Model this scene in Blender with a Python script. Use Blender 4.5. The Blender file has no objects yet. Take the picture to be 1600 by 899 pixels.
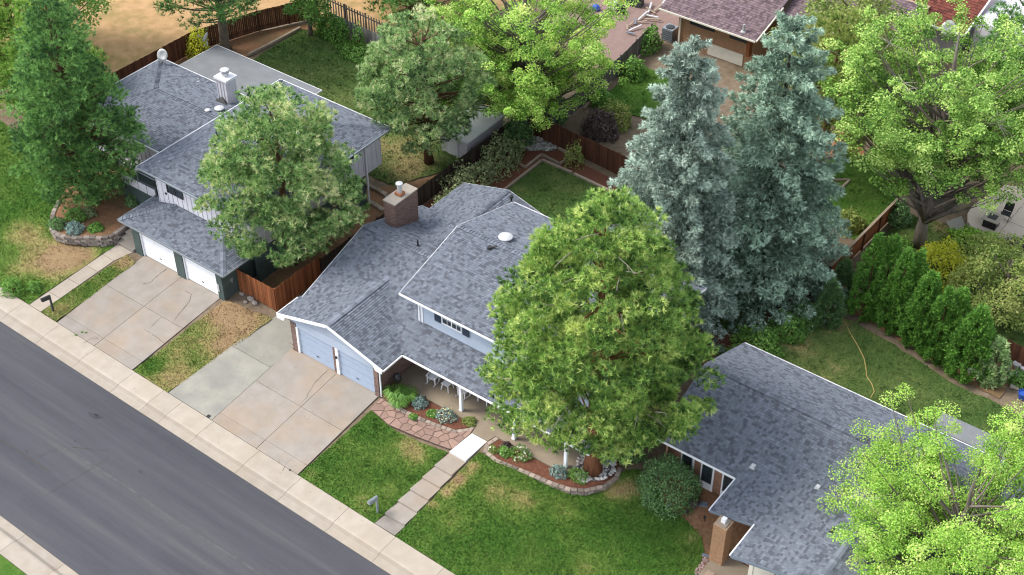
import bpy, math, random
import numpy as np
from mathutils import Vector, Matrix

rnd = random.Random(7)
RNG = np.random.default_rng(11)
scene = bpy.context.scene
COL = scene.collection

# ------------------------------------------------------------------ camera
FPX, PITCH, YAW = 2200.0, math.radians(40.05), math.radians(36.75)
CAM = Vector((34.148, -33.909, 56.0))
cam_data = bpy.data.cameras.new("camera")
cam_data.sensor_width = 36.0
cam_data.lens = FPX / 1600.0 * 36.0
cam_data.clip_start, cam_data.clip_end = 1.0, 3000.0
cam = bpy.data.objects.new("camera", cam_data)
cam.location = CAM
cam.rotation_euler = (math.pi / 2 - PITCH, 0, YAW)
COL.objects.link(cam)
scene.camera = cam

# ------------------------------------------------------------------ light: bright, thinly overcast day
SUN_EL, SUN_AZ = math.radians(50), math.radians(-118)    # azimuth clockwise from +Y: sun stands to the left (-X), toward the street
world = bpy.data.worlds.new("World"); scene.world = world
world.use_nodes = True
wn, wl = world.node_tree.nodes, world.node_tree.links
wn.clear()
wo = wn.new("ShaderNodeOutputWorld"); bg = wn.new("ShaderNodeBackground")
sky = wn.new("ShaderNodeTexSky"); sky.sky_type = 'NISHITA'; sky.sun_disc = False
sky.sun_elevation = SUN_EL; sky.sun_rotation = SUN_AZ
sky.air_density = 1.0; sky.dust_density = 3.5; sky.ozone_density = 1.0; sky.altitude = 1600
hs = wn.new("ShaderNodeHueSaturation"); hs.inputs['Saturation'].default_value = 0.4    # thin cloud greys the blue
wl.new(sky.outputs[0], hs.inputs['Color']); wl.new(hs.outputs[0], bg.inputs[0]); wl.new(bg.outputs[0], wo.inputs[0])
bg.inputs[1].default_value = 0.15
sd = bpy.data.lights.new("sun", 'SUN'); sd.energy = 1.3; sd.angle = math.radians(20); sd.color = (1.0, 0.95, 0.87)
sun = bpy.data.objects.new("sun", sd); COL.objects.link(sun)
sdir = Vector((math.sin(SUN_AZ) * math.cos(SUN_EL), math.cos(SUN_AZ) * math.cos(SUN_EL), math.sin(SUN_EL)))
sun.rotation_euler = (-sdir).to_track_quat('-Z', 'Y').to_euler(); sun.location = sdir * 200
scene.view_settings.view_transform = 'Standard'; scene.view_settings.look = 'None'
scene.view_settings.exposure = 1.52; scene.view_settings.gamma = 1.0
scene.cycles.pixel_filter_type = 'BLACKMAN_HARRIS'; scene.cycles.filter_width = 1.05
scene.cycles.max_bounces = 6; scene.cycles.diffuse_bounces = 4; scene.cycles.transmission_bounces = 4

# ------------------------------------------------------------------ helpers: survey
_cp, _sp, _cy, _sy = math.cos(PITCH), math.sin(PITCH), math.cos(YAW), math.sin(YAW)
_R = Vector((_cy, _sy, 0)); _H = Vector((-_sy, _cy, 0)); _Z = Vector((0, 0, 1))
_F = _cp * _H - _sp * _Z; _D = -_sp * _H - _cp * _Z

def at(u, v, z):                       # the place on the level z that the photograph shows at pixel (u, v)
    d = _R * ((u - 800) / FPX) + _D * ((v - 449.5) / FPX) + _F
    return CAM + d * ((z - CAM.z) / d.z)

def xy(pts, z):
    return [tuple(at(u, v, z))[:2] for u, v in pts]

def back_of_walk(x): return 0.0 - 0.0165 * x
def kerb_line(x): return -1.88 - 0.0150 * x
def far_kerb(x): return -11.367 - 0.0155 * x

def sstep(t): t = min(1, max(0, t)); return t * t * (3 - 2 * t)
TOPX = [(-60, .76), (-6, .76), (0, .98), (4, .95), (8, .62), (14, .7), (24, .8), (60, .8)]

def ground(x, y):
    b = back_of_walk(x)
    if y <= b: return 0.13
    for (x0, t0), (x1, t1) in zip(TOPX, TOPX[1:]):
        if x0 <= x <= x1: top = t0 + (t1 - t0) * (x - x0) / (x1 - x0); break
    else: top = .8
    h = .13 + (top - .13) * min(1, max(0, (y - b) / 6.8))
    return h + (1.0 - top) * sstep((y - 7.2) / 4.0)

# ------------------------------------------------------------------ helpers: materials
def _n(nt, t, **kw):
    n = nt.nodes.new(t)
    for k, v in kw.items(): setattr(n, k, v)
    return n

def _noise(nt, scale, detail=4, rough=.6, stretch=None, obj=False, dist=0):
    g = nt.nodes.new('ShaderNodeNewGeometry')
    m = nt.nodes.new('ShaderNodeMapping'); m.inputs['Scale'].default_value = stretch or (1, 1, 1)
    nt.links.new(g.outputs['Position'], m.inputs['Vector'])
    n = nt.nodes.new('ShaderNodeTexNoise'); n.inputs['Scale'].default_value = scale
    n.inputs['Detail'].default_value = detail; n.inputs['Roughness'].default_value = rough
    n.inputs['Distortion'].default_value = dist
    nt.links.new(m.outputs[0], n.inputs['Vector'])
    return n.outputs['Fac']

def _ramp(nt, fac, stops):
    r = nt.nodes.new('ShaderNodeValToRGB')
    el = r.color_ramp.elements
    while len(el) < len(stops): el.new(.5)
    for e, (p, c) in zip(el, stops): e.position = p; e.color = (*c, 1) if len(c) == 3 else c
    nt.links.new(fac, r.inputs[0]); return r.outputs[0]

def _mix(nt, a, b, fac, mode='MIX'):
    m = nt.nodes.new('ShaderNodeMix'); m.data_type = 'RGBA'; m.blend_type = mode
    for s, v in ((m.inputs[6], a), (m.inputs[7], b), (m.inputs[0], fac)):
        if hasattr(v, 'is_output'): nt.links.new(v, s)
        elif isinstance(v, (int, float)): s.default_value = v
        else: s.default_value = (*v, 1)
    return m.outputs[2]

def _math(nt, op, a, b=None):
    m = nt.nodes.new('ShaderNodeMath'); m.operation = op
    for s, v in zip(m.inputs, (a, b)):
        if v is None: continue
        if hasattr(v, 'is_output'): nt.links.new(v, s)
        else: s.default_value = v
    return m.outputs[0]

def _attr(nt, name='tone'):
    a = nt.nodes.new('ShaderNodeAttribute'); a.attribute_name = name
    return a.outputs['Color'], a.outputs['Fac']

MATS = {}
def base_mat(name, rough=.85, spec=.2):
    m = bpy.data.materials.new(name); m.use_nodes = True
    nt = m.node_tree; p = nt.nodes['Principled BSDF']
    p.inputs['Roughness'].default_value = rough
    p.inputs['Specular IOR Level'].default_value = spec
    MATS[name] = m
    return m, nt, p

def bump(nt, p, h, strength=.3, dist=.02):
    b = nt.nodes.new('ShaderNodeBump'); b.inputs['Strength'].default_value = strength; b.inputs['Distance'].default_value = dist
    nt.links.new(h, b.inputs['Height']); nt.links.new(b.outputs[0], p.inputs['Normal'])

def mat(name, c1, c2=None, scale=6, detail=5, rough=.85, spec=.2, tone=False, bmp=0, big=None, stretch=None, metal=0):
    """two-colour mottled surface; big=(colour, scale, amount) adds broad stains; tone multiplies by a per-piece value"""
    m, nt, p = base_mat(name, rough, spec)
    c2 = c2 or tuple(x * .8 for x in c1)
    f = _noise(nt, scale, detail, stretch=stretch)
    c = _ramp(nt, f, [(.32, c1), (.68, c2)])
    if big:
        f2 = _noise(nt, big[1], 4, .65)
        c = _mix(nt, c, big[0], _math(nt, 'MULTIPLY', _ramp(nt, f2, [(.45, (0, 0, 0)), (.72, (1, 1, 1))]), big[2]))
    if tone: c = _mix(nt, c, _attr(nt)[0], 1.0, 'MULTIPLY')
    nt.links.new(c, p.inputs['Base Color'])
    if bmp: bump(nt, p, _noise(nt, scale * 3, 4), bmp)
    p.inputs['Metallic'].default_value = metal
    return m

def foliage(name, cols, trans=.3, rough=.6, scale=.5, k=2.15):
    cols = [tuple(min(.75, x * k) for x in c) for c in cols]
    """leaf colours picked by each leaf's own tone, with a little clump-to-clump hue drift; thin leaves let light through"""
    m = bpy.data.materials.new(name); m.use_nodes = True
    nt = m.node_tree; nt.nodes.clear()
    out = nt.nodes.new('ShaderNodeOutputMaterial')
    _, fac = _attr(nt)
    f = _math(nt, 'ADD', _math(nt, 'MULTIPLY', fac, .95), _math(nt, 'MULTIPLY', _math(nt, 'SUBTRACT', _noise(nt, scale, 3), .25), .45))
    c = _ramp(nt, f, [(.12 + .8 * i / (len(cols) - 1), k) for i, k in enumerate(cols)])
    p = nt.nodes.new('ShaderNodeBsdfPrincipled'); p.inputs['Roughness'].default_value = rough; p.inputs['Specular IOR Level'].default_value = .25
    t = nt.nodes.new('ShaderNodeBsdfTranslucent')
    nt.links.new(c, p.inputs['Base Color'])
    nt.links.new(_mix(nt, c, (1.0, 1.0, .7), 1.0, 'MULTIPLY'), t.inputs[0])
    mx = nt.nodes.new('ShaderNodeMixShader'); mx.inputs[0].default_value = trans
    nt.links.new(p.outputs[0], mx.inputs[1]); nt.links.new(t.outputs[0], mx.inputs[2]); nt.links.new(mx.outputs[0], out.inputs[0])
    MATS[name] = m
    return m

def brick_mat(name, c1, c2, mortar, bw=.22, bh=.075, rough=.9):
    m, nt, p = base_mat(name, rough, .15)
    g = nt.nodes.new('ShaderNodeNewGeometry'); s = nt.nodes.new('ShaderNodeSeparateXYZ'); nt.links.new(g.outputs['Position'], s.inputs[0])
    cb = nt.nodes.new('ShaderNodeCombineXYZ')
    nt.links.new(_math(nt, 'ADD', s.outputs[0], s.outputs[1]), cb.inputs[0]); nt.links.new(s.outputs[2], cb.inputs[1])
    b = nt.nodes.new('ShaderNodeTexBrick'); b.inputs['Scale'].default_value = 1
    b.inputs['Brick Width'].default_value = bw; b.inputs['Row Height'].default_value = bh; b.inputs['Mortar Size'].default_value = .010
    b.inputs['Color1'].default_value = (*c1, 1); b.inputs['Color2'].default_value = (*c2, 1); b.inputs['Mortar'].default_value = (*mortar, 1)
    nt.links.new(cb.outputs[0], b.inputs['Vector'])
    c = _mix(nt, b.outputs['Color'], _ramp(nt, _noise(nt, 9, 4), [(.3, (.75, .75, .75)), (.7, (1.15, 1.1, 1.05))]), 1.0, 'MULTIPLY')
    nt.links.new(c, p.inputs['Base Color'])
    inv = _math(nt, 'SUBTRACT', 1.0, b.outputs['Fac']); bump(nt, p, inv, .6, .012)
    return m

def lawn_mat(name, lush, mid, dry, bare):
    m, nt, p = base_mat(name, .95, .1)
    _, d = _attr(nt, 'dry')
    n1 = _noise(nt, .55, 5, .7); n2 = _noise(nt, 3.5, 5, .75)
    f = _math(nt, 'ADD', d, _math(nt, 'ADD', _math(nt, 'MULTIPLY', _math(nt, 'SUBTRACT', n1, .5), .8), _math(nt, 'MULTIPLY', _math(nt, 'SUBTRACT', n2, .5), .66)))
    c = _ramp(nt, f, [(0.02, lush), (.34, mid), (.62, dry), (.95, bare)])
    fine = _noise(nt, 16, 4, .8)
    c = _mix(nt, c, _ramp(nt, fine, [(.3, (.62, .62, .6)), (.7, (1.3, 1.3, 1.25))]), 1.0, 'MULTIPLY')
    nt.links.new(c, p.inputs['Base Color']); bump(nt, p, fine, .8, .05)
    return m

def blade_mat(name, lush, mid, dry, bare):
    m, nt, p = base_mat(name, .8, .15)
    _, d = _attr(nt, 'dry')
    n1 = _noise(nt, .55, 5, .7); n2 = _noise(nt, 3.5, 5, .75)
    f = _math(nt, 'ADD', d, _math(nt, 'ADD', _math(nt, 'MULTIPLY', _math(nt, 'SUBTRACT', n1, .5), .8), _math(nt, 'MULTIPLY', _math(nt, 'SUBTRACT', n2, .5), .66)))
    c = _ramp(nt, f, [(0.02, lush), (.34, mid), (.62, dry), (.95, bare)])
    c = _mix(nt, c, _attr(nt)[0], 1.0, 'MULTIPLY')
    nt.links.new(c, p.inputs['Base Color'])
    return m

# ------------------------------------------------------------------ helpers: meshes and the object tree
class MB:
    def __init__(s): s.v, s.f, s.t = [], [], []
    def add(s, verts, faces, tone=1.0):
        o = len(s.v); s.v += [tuple(p) for p in verts]
        for f in faces: s.f.append([i + o for i in f]); s.t.append(tone)
        return s
    def poly(s, pts, tone=1.0): return s.add(pts, [list(range(len(pts)))], tone)
    def box(s, x0, y0, z0, x1, y1, z1, tone=1.0):
        return s.add([(x0, y0, z0), (x1, y0, z0), (x1, y1, z0), (x0, y1, z0), (x0, y0, z1), (x1, y0, z1), (x1, y1, z1), (x0, y1, z1)],
              [(0, 3, 2, 1), (4, 5, 6, 7), (0, 1, 5, 4), (1, 2, 6, 5), (2, 3, 7, 6), (3, 0, 4, 7)], tone)
    def obox(s, c, d, a=0, tone=1.0, taper=1.0, tilt=0):     # centre of the base, sizes, turn about z
        ca, sa = math.cos(a), math.sin(a); out = []
        for z, k in ((0, 1.0), (d[2], taper)):
            for sx, sy in ((-.5, -.5), (.5, -.5), (.5, .5), (-.5, .5)):
                px, py = sx * d[0] * k, sy * d[1] * k + tilt * z
                out.append((c[0] + ca * px - sa * py, c[1] + sa * px + ca * py, c[2] + z))
        return s.add(out, [(0, 3, 2, 1), (4, 5, 6, 7), (0, 1, 5, 4), (1, 2, 6, 5), (2, 3, 7, 6), (3, 0, 4, 7)], tone)
    def prism(s, p2, z0, z1, tone=1.0):
        a = sum(p2[i - 1][0] * p2[i][1] - p2[i][0] * p2[i - 1][1] for i in range(len(p2)))
        if a < 0: p2 = p2[::-1]
        n = len(p2); f0 = z0 if callable(z0) else (lambda x, y: z0); f1 = z1 if callable(z1) else (lambda x, y: z1)
        v = [(x, y, f0(x, y)) for x, y in p2] + [(x, y, f1(x, y)) for x, y in p2]
        return s.add(v, [list(range(n, 2 * n)), list(range(n - 1, -1, -1))] + [(i, (i + 1) % n, n + (i + 1) % n, n + i) for i in range(n)], tone)
    def bar(s, p, q, w, h, tone=1.0):                          # square bar between two points
        p, q = Vector(p), Vector(q); d = (q - p).normalized()
        u = d.cross(_Z); u = u.normalized() if u.length > 1e-4 else Vector((1, 0, 0)); k = u.cross(d).normalized()
        v = [c + u * (a * w / 2) + k * (b * h / 2) for c in (p, q) for a, b in ((-1, -1), (1, -1), (1, 1), (-1, 1))]
        return s.add(v, [(0, 1, 2, 3), (7, 6, 5, 4), (0, 4, 5, 1), (1, 5, 6, 2), (2, 6, 7, 3), (3, 7, 4, 0)], tone)
    def tube(s, pts, rad, n=6, tone=1.0, cap=True):
        pts = [Vector(p) for p in pts]; rad = rad if isinstance(rad, (list, tuple)) else [rad] * len(pts)
        v = []; u = None
        for i, p in enumerate(pts):
            d = (pts[min(i + 1, len(pts) - 1)] - pts[max(i - 1, 0)]).normalized()
            if u is None: u = d.cross(Vector((.13, .97, .2))).normalized()
            else: u = (u - d * u.dot(d)).normalized()
            w = d.cross(u)
            for k in range(n):
                a = 2 * math.pi * k / n; v.append(p + (u * math.cos(a) + w * math.sin(a)) * rad[i])
        f = [(i * n + k, i * n + (k + 1) % n, (i + 1) * n + (k + 1) % n, (i + 1) * n + k) for i in range(len(pts) - 1) for k in range(n)]
        if cap: f += [list(range(n))[::-1], [(len(pts) - 1) * n + k for k in range(n)]]
        return s.add(v, f, tone)
    def lathe(s, prof, c=(0, 0, 0), n=12, tone=1.0, sx=1, sy=1):  # profile of (radius, z)
        v = [(c[0] + r * sx * math.cos(2 * math.pi * k / n), c[1] + r * sy * math.sin(2 * math.pi * k / n), c[2] + z) for r, z in prof for k in range(n)]
        f = [(i * n + k, i * n + (k + 1) % n, (i + 1) * n + (k + 1) % n, (i + 1) * n + k) for i in range(len(prof) - 1) for k in range(n)]
        f += [list(range(n))[::-1], [(len(prof) - 1) * n + k for k in range(n)]]
        return s.add(v, f, tone)

def rootloc(o):
    while o.parent: o = o.parent
    return o.location

def adopt(o, parent):
    if parent is not None: o.parent = parent

def mesh_from(name, verts, faces, material, tones=None, smooth=False):
    me = bpy.data.meshes.new(name); me.from_pydata(verts, [], faces)
    me.materials.append(MATS[material] if isinstance(material, str) else material)
    if tones is not None:
        a = me.attributes.new('tone', 'FLOAT', 'FACE'); a.data.foreach_set('value', tones)
    if smooth: me.polygons.foreach_set('use_smooth', [True] * len(me.polygons))
    return me

def obj(name, mb, material, parent=None, smooth=False, kind=None, label=None):
    """links one mesh object; parts keep their thing's base as origin"""
    v = mb.v
    if parent is not None:
        L = rootloc(parent); v = [(a - L[0], b - L[1], c - L[2]) for a, b, c in v]
    me = mesh_from(name, v, mb.f, material, mb.t, smooth)
    o = bpy.data.objects.new(name, me); COL.objects.link(o); adopt(o, parent)
    if kind: o['kind'] = kind
    if label: o['label'] = label
    return o

def thing(name, label, cat, loc=(0, 0, 0), group=None):
    o = bpy.data.objects.new(name, None); COL.objects.link(o); o.location = loc
    o.empty_display_size = .2
    return tag(o, label, cat, group)

def tag(o, label, cat, group=None, kind=None):
    o['label'] = label; o['category'] = cat
    if group: o['group'] = group
    if kind: o['kind'] = kind
    return o

def one(name, mb, material, label, cat, group=None, smooth=False, loc=None):   # a thing that is one mesh, origin at its base
    xs = np.array(mb.v); c = loc or (float(xs[:, 0].mean()), float(xs[:, 1].mean()), float(xs[:, 2].min()))
    v = [(a - c[0], b - c[1], d - c[2]) for a, b, d in mb.v]
    o = bpy.data.objects.new(name, mesh_from(name, v, mb.f, material, mb.t, smooth)); o.location = c
    COL.objects.link(o); return tag(o, label, cat, group)

def placed(name, me, parent, M):        # a piece that shares its mesh with its like
    o = bpy.data.objects.new(name, me); COL.objects.link(o); o.parent = parent; o.matrix_local = M
    return o

# polygons -----------------------------------------------------------------
def clip(poly, a, b, c):                # keep a*x + b*y <= c ; poly of tuples, first two coords used, rest interpolated
    out = []
    for i in range(len(poly)):
        p, q = poly[i - 1], poly[i]
        dp, dq = a * p[0] + b * p[1] - c, a * q[0] + b * q[1] - c
        if (dp <= 0) != (dq <= 0):
            t = dp / (dp - dq); out.append(tuple(p[k] + (q[k] - p[k]) * t for k in range(len(p))))
        if dq <= 0: out.append(q)
    return out

def area(p): return .5 * sum(p[i - 1][0] * p[i][1] - p[i][0] * p[i - 1][1] for i in range(len(p)))

def inside(p, x, y):
    r = False
    for i in range(len(p)):
        (x0, y0), (x1, y1) = p[i - 1], p[i]
        if (y0 > y) != (y1 > y) and x < (x1 - x0) * (y - y0) / (y1 - y0) + x0: r = not r
    return r

def wavy(p, amp=.06, step=.5, seed=0):   # softens a drawn outline
    r = random.Random(seed); out = []
    for i in range(len(p)):
        a, b = Vector(p[i - 1]), Vector(p[i]); n = max(1, int((b - a).length / step)); t = (b - a).normalized() if (b - a).length else Vector((1, 0))
        for k in range(n):
            q = a + (b - a) * (k / n); o = r.uniform(-amp, amp) if k else 0
            out.append((q.x - t.y * o, q.y + t.x * o))
    return out

def sheet(poly, cell=.5, lift=0.0, zf=ground):
    """polygon cut into a grid that follows the ground"""
    if area(poly) < 0: poly = poly[::-1]
    xs = [p[0] for p in poly]; ys = [p[1] for p in poly]; mb = MB(); key = {}
    nx = max(1, int((max(xs) - min(xs)) / cell)); ny = max(1, int((max(ys) - min(ys)) / cell))
    def vid(p):
        k = (round(p[0], 4), round(p[1], 4))
        if k not in key: key[k] = len(mb.v); mb.v.append((p[0], p[1], zf(p[0], p[1]) + lift))
        return key[k]
    x0, y0 = min(xs), min(ys); dx, dy = (max(xs) - x0) / nx, (max(ys) - y0) / ny
    for i in range(nx):
        c = clip(clip(poly, -1, 0, -(x0 + i * dx)), 1, 0, x0 + (i + 1) * dx)
        if len(c) < 3: continue
        for j in range(ny):
            d = clip(clip(c, 0, -1, -(y0 + j * dy)), 0, 1, y0 + (j + 1) * dy)
            ids = []
            for p in d:
                k = vid(p)
                if k not in ids: ids.append(k)
            if len(ids) >= 3 and abs(area([mb.v[k] for k in ids])) > 1e-5: mb.f.append(ids); mb.t.append(1.0)
    return mb

def patch(name, poly, material, lift=.004, cell=.6, zf=ground):
    mb = sheet(poly, cell, lift, zf)
    o = obj(name, mb, material); o['kind'] = 'structure'
    return o

LAWNS = []
def dryness(x, y, spots, base):
    d = base
    for (sx, sy, r, a) in spots:
        q = ((x - sx) ** 2 + (y - sy) ** 2) / (r * r)
        if q < 4: d += a * math.exp(-q * 1.4)
    return d

def lawn(name, poly, material, blade, spots, base=.15, cell=.35, lift=.01, density=350, hgt=.09, zf=ground, label=None):
    mb = sheet(poly, cell, lift, zf)
    me = mesh_from(name, mb.v, mb.f, material)
    a = me.attributes.new('dry', 'FLOAT', 'POINT'); a.data.foreach_set('value', [dryness(v[0], v[1], spots, base) for v in mb.v])
    o = bpy.data.objects.new(name, me); COL.objects.link(o); o['kind'] = 'structure'
    if not density: return o
    # blades
    A = abs(area(poly)); n = int(A * density); xs = [p[0] for p in poly]; ys = [p[1] for p in poly]
    P = []
    r = random.Random(len(poly) * 31 + n)
    while len(P) < n:
        x, y = r.uniform(min(xs), max(xs)), r.uniform(min(ys), max(ys))
        if inside(poly, x, y): P.append((x, y, zf(x, y) + lift, dryness(x, y, spots, base)))
    hk = [1.0] * len(P)
    for _ in range(int(A * 1.1)):                       # coarser clumps and weeds
        x, y = r.uniform(min(xs), max(xs)), r.uniform(min(ys), max(ys)); g = r.uniform(.05, .16); m = r.randint(10, 26); k = r.uniform(1.1, 1.7)
        for _ in range(m):
            a, b = r.gauss(x, g), r.gauss(y, g)
            if inside(poly, a, b): P.append((a, b, zf(a, b) + lift, dryness(a, b, spots, base) - .12)); hk.append(k)
    P = np.array(P); hk = np.array(hk); N = len(P)
    keep = RNG.random(N) > np.clip((P[:, 3] - .55) * 1.3, 0, .8); P = P[keep]; hk = hk[keep]; N = len(P)
    ang = RNG.uniform(0, 2 * np.pi, N); h = hgt * hk * RNG.uniform(.5, 1.25, N); w = RNG.uniform(.015, .035, N)
    lean = RNG.normal(0, .5, (N, 2)) * h[:, None]
    V = np.zeros((N, 3, 3)); V[:, :, 0] = P[:, None, 0]; V[:, :, 1] = P[:, None, 1]; V[:, :, 2] = P[:, None, 2]
    V[:, 0, 0] += np.cos(ang) * w; V[:, 0, 1] += np.sin(ang) * w; V[:, 1, 0] -= np.cos(ang) * w; V[:, 1, 1] -= np.sin(ang) * w
    V[:, 2, :2] += lean; V[:, 2, 2] += h
    o2 = tri_object('grass', V, blade, RNG.uniform(.7, 1.25, N), extra=('dry', P[:, 3]))
    tag(o2, label or 'short grass blades standing on the lawn', 'grass', kind='stuff')
    return o

def tri_object(name, V, material, tone, parent=None, extra=None):
    N = len(V); me = bpy.data.meshes.new(name)
    me.vertices.add(N * 3); me.vertices.foreach_set('co', np.ascontiguousarray(V, dtype=np.float32).ravel())
    me.loops.add(N * 3); me.loops.foreach_set('vertex_index', np.arange(N * 3, dtype=np.int32))
    me.polygons.add(N); me.polygons.foreach_set('loop_start', np.arange(0, N * 3, 3, dtype=np.int32))
    me.polygons.foreach_set('loop_total', np.full(N, 3, dtype=np.int32))
    me.update(); me.validate()
    a = me.attributes.new('tone', 'FLOAT', 'FACE'); a.data.foreach_set('value', np.asarray(tone, dtype=np.float32))
    if extra:
        a = me.attributes.new(extra[0], 'FLOAT', 'FACE'); a.data.foreach_set('value', np.asarray(extra[1], dtype=np.float32))
    me.materials.append(MATS[material])
    o = bpy.data.objects.new(name, me); COL.objects.link(o); adopt(o, parent)
    return o

# ------------------------------------------------------------------ helpers: roofs of lapped shingles
def plane_z(pl, x, y):
    p0, n = pl['p'][0], pl['n']
    return p0.z - (n.x * (x - p0.x) + n.y * (y - p0.y)) / n.z

def roof(house, planes, shingle_mat='shingle', singles=300, e=.145, widths=(.13, .18, .25), caps=(), deck='roof_deck', lip=.030, blockers=(), thick=.12):
    """house > roof > shingle; planes are convex outlines whose first edge is the eave"""
    P = []
    for pts in planes:
        p = [Vector(q) for q in pts]; n = (p[1] - p[0]).cross(p[2] - p[0]).normalized()
        if n.z < 0: p = [p[1], p[0]] + p[2:][::-1]; n = (p[1] - p[0]).cross(p[2] - p[0]).normalized()
        P.append({'p': p, 'n': n, 'xy': [(q.x, q.y) for q in p]})
    mb = MB()
    for pl in P:
        m = len(pl['p']); v = [q - _Z * .004 for q in pl['p']] + [q - _Z * thick for q in pl['p']]
        mb.add(v, [list(range(m)), list(range(m, 2 * m))[::-1]] + [(i, i + m, (i + 1) % m + m, (i + 1) % m) for i in range(m)])
    R = obj('roof', mb, deck, house); L = rootloc(house)
    field = MB(); full = []
    tones = [.64, .78, .94, 1.04, 1.13, 1.23]; wts = [3, 3, 4, 5, 4, 2]
    for pi, pl in enumerate(P):
        p0, n = pl['p'][0], pl['n']; u = (pl['p'][1] - p0).normalized(); v = n.cross(u)
        if v.z < 0: v = -v
        q2 = [((q - p0).dot(u), (q - p0).dot(v)) for q in pl['p']]
        if area(q2) < 0: q2 = q2[::-1]
        vmax = max(q[1] for q in q2); row = 0
        others = [o for k, o in enumerate(P) if k != pi]
        while row * e < vmax - .02:
            v0, v1 = row * e, min(vmax, (row + 1) * e)
            strip = clip(clip(q2, 0, -1, -v0), 0, 1, v1)
            row += 1
            if len(strip) < 3: continue
            a, b = min(q[0] for q in strip), max(q[0] for q in strip)
            x = a - rnd.uniform(0, .4)
            while x < b:
                wi = rnd.randrange(len(widths)); w = widths[wi]; x1 = x + w
                cell = clip(clip(strip, -1, 0, -x), 1, 0, x1 - .012)
                x, xo = x1, x
                if len(cell) < 3 or abs(area(cell)) < .002: continue
                cu = sum(q[0] for q in cell) / len(cell); cv = sum(q[1] for q in cell) / len(cell)
                c = p0 + u * cu + v * cv
                hid = False
                for o in others:
                    if inside(o['xy'], c.x, c.y) and .035 < plane_z(o, c.x, c.y) - c.z < 1.0: hid = True; break
                for (bx0, by0, bx1, by1, bz) in blockers:
                    if bx0 < c.x < bx1 and by0 < c.y < by1 and c.z < bz: hid = True
                if hid: continue
                ti = rnd.choices(range(6), wts)[0]; lf = lip + rnd.uniform(-.006, .008)
                whole = len(cell) == 4 and v1 - v0 > e - .001 and abs(area(cell)) > (w - .012) * e * .995
                rec = (c, p0, u, v, n, cell, v0, v1, lf, wi, ti, xo)
                if whole and singles and n.dot(CAM - c) > 0: full.append(((c - CAM).length, len(full), rec))
                else: full.append((1e9, len(full), rec))
    full.sort(key=lambda r: (r[0], r[1]))
    lib = {}
    for k, (dist, _, (c, p0, u, v, n, cell, v0, v1, lf, wi, ti, xo)) in enumerate(full):
        if k < singles and dist < 1e8:
            if (wi, ti) not in lib:
                w = widths[wi] - .012
                lib[wi, ti] = mesh_from('shingle', [(0, 0, lip), (w, 0, lip), (w, e, .004), (0, e, .004), (0, 0, 0), (w, 0, 0)],
                                        [(0, 1, 2, 3), (4, 5, 1, 0), (5, 2, 1), (4, 0, 3)], shingle_mat, [tones[ti]] * 4)
            o = p0 + u * xo + v * v0 - L
            placed('shingle', lib[wi, ti], R, Matrix(((u.x, v.x, n.x, o.x), (u.y, v.y, n.y, o.y), (u.z, v.z, n.z, o.z), (0, 0, 0, 1))))
        else:
            V = []; N = len(cell)
            for q in cell: V.append(p0 + u * q[0] + v * q[1] + n * (lf + (.004 - lf) * (q[1] - v0) / e))
            F = [list(range(N))]
            low = [i for i in range(N) if abs(cell[i][1] - v0) < 1e-5 and abs(cell[(i + 1) % N][1] - v0) < 1e-5]
            for i in low:
                j = (i + 1) % N; s = len(V); V += [p0 + u * cell[i][0] + v * v0, p0 + u * cell[j][0] + v * v0]
                F.append((i, s, s + 1, j))
            field.add(V, F, tones[ti])
    obj('shingle_field', field, shingle_mat, R, kind='stuff')
    cp = MB()
    for p, q in caps:
        p, q = Vector(p), Vector(q); d = q - p; ln = d.length; d /= ln; s = d.cross(_Z).normalized(); m = int(ln / .21)
        for i in range(m):
            a, b = p + d * (i * ln / m), p + d * ((i + 1) * ln / m + .03)
            up0, up1 = _Z * .025, _Z * .075
            V = [a - s * .16 + up0 - _Z * .045, a + up0, a + s * .16 + up0 - _Z * .045, b - s * .16 + up1 - _Z * .045, b + up1, b + s * .16 + up1 - _Z * .045]
            cp.add(V, [(0, 1, 4, 3), (1, 2, 5, 4), (3, 4, 5), (3, 5, 2, 0)], rnd.choice([.8, .95, 1.1, 1.2]))
    if caps: obj('ridge_cap', cp, shingle_mat, R, kind='stuff')
    return R

def trim(house, name, segs, w, h, material, drop=0):
    for p, q in segs:
        mb = MB(); mb.bar((p[0], p[1], p[2] - drop), (q[0], q[1], q[2] - drop), w, h); obj(name, mb, material, house)

# ------------------------------------------------------------------ helpers: vegetation
def unit(a): return a / np.maximum(np.linalg.norm(a, axis=-1, keepdims=True), 1e-9)

def needles(C, D, K, L, width=.05, spread=.8, rng=RNG):
    """K thin needle bundles from every centre, fanning about its direction -> triangles"""
    N = len(C)
    d = unit(D[:, None, :] + rng.normal(0, spread, (N, K, 3)))
    ln = L * rng.uniform(.6, 1.15, (N, K, 1))
    s = unit(np.cross(d, rng.normal(0, 1, (N, K, 3)))) * (width / 2)
    c = C[:, None, :] + d * .03
    V = np.stack([c + s, c - s, c + d * ln], 2)
    return V.reshape(-1, 3, 3)

def leaves(C, Nrm, size, rng=RNG, flop=.6, aspect=.62):
    """folded leaf blades (two triangles each)"""
    N = len(C); n = unit(Nrm + rng.normal(0, flop, (N, 3)))
    a = unit(np.cross(n, rng.normal(0, 1, (N, 3)))); b = np.cross(n, a)
    s = size * rng.uniform(.65, 1.25, (N, 1)); w = s * aspect / 2
    p0, p2 = C - a * s / 2, C + a * s / 2
    l, r = C + b * w + n * s * .12, C - b * w + n * s * .12
    V = np.stack([np.stack([p0, r, p2], 1), np.stack([p0, p2, l], 1)], 1)
    return V.reshape(-1, 3, 3)

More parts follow.
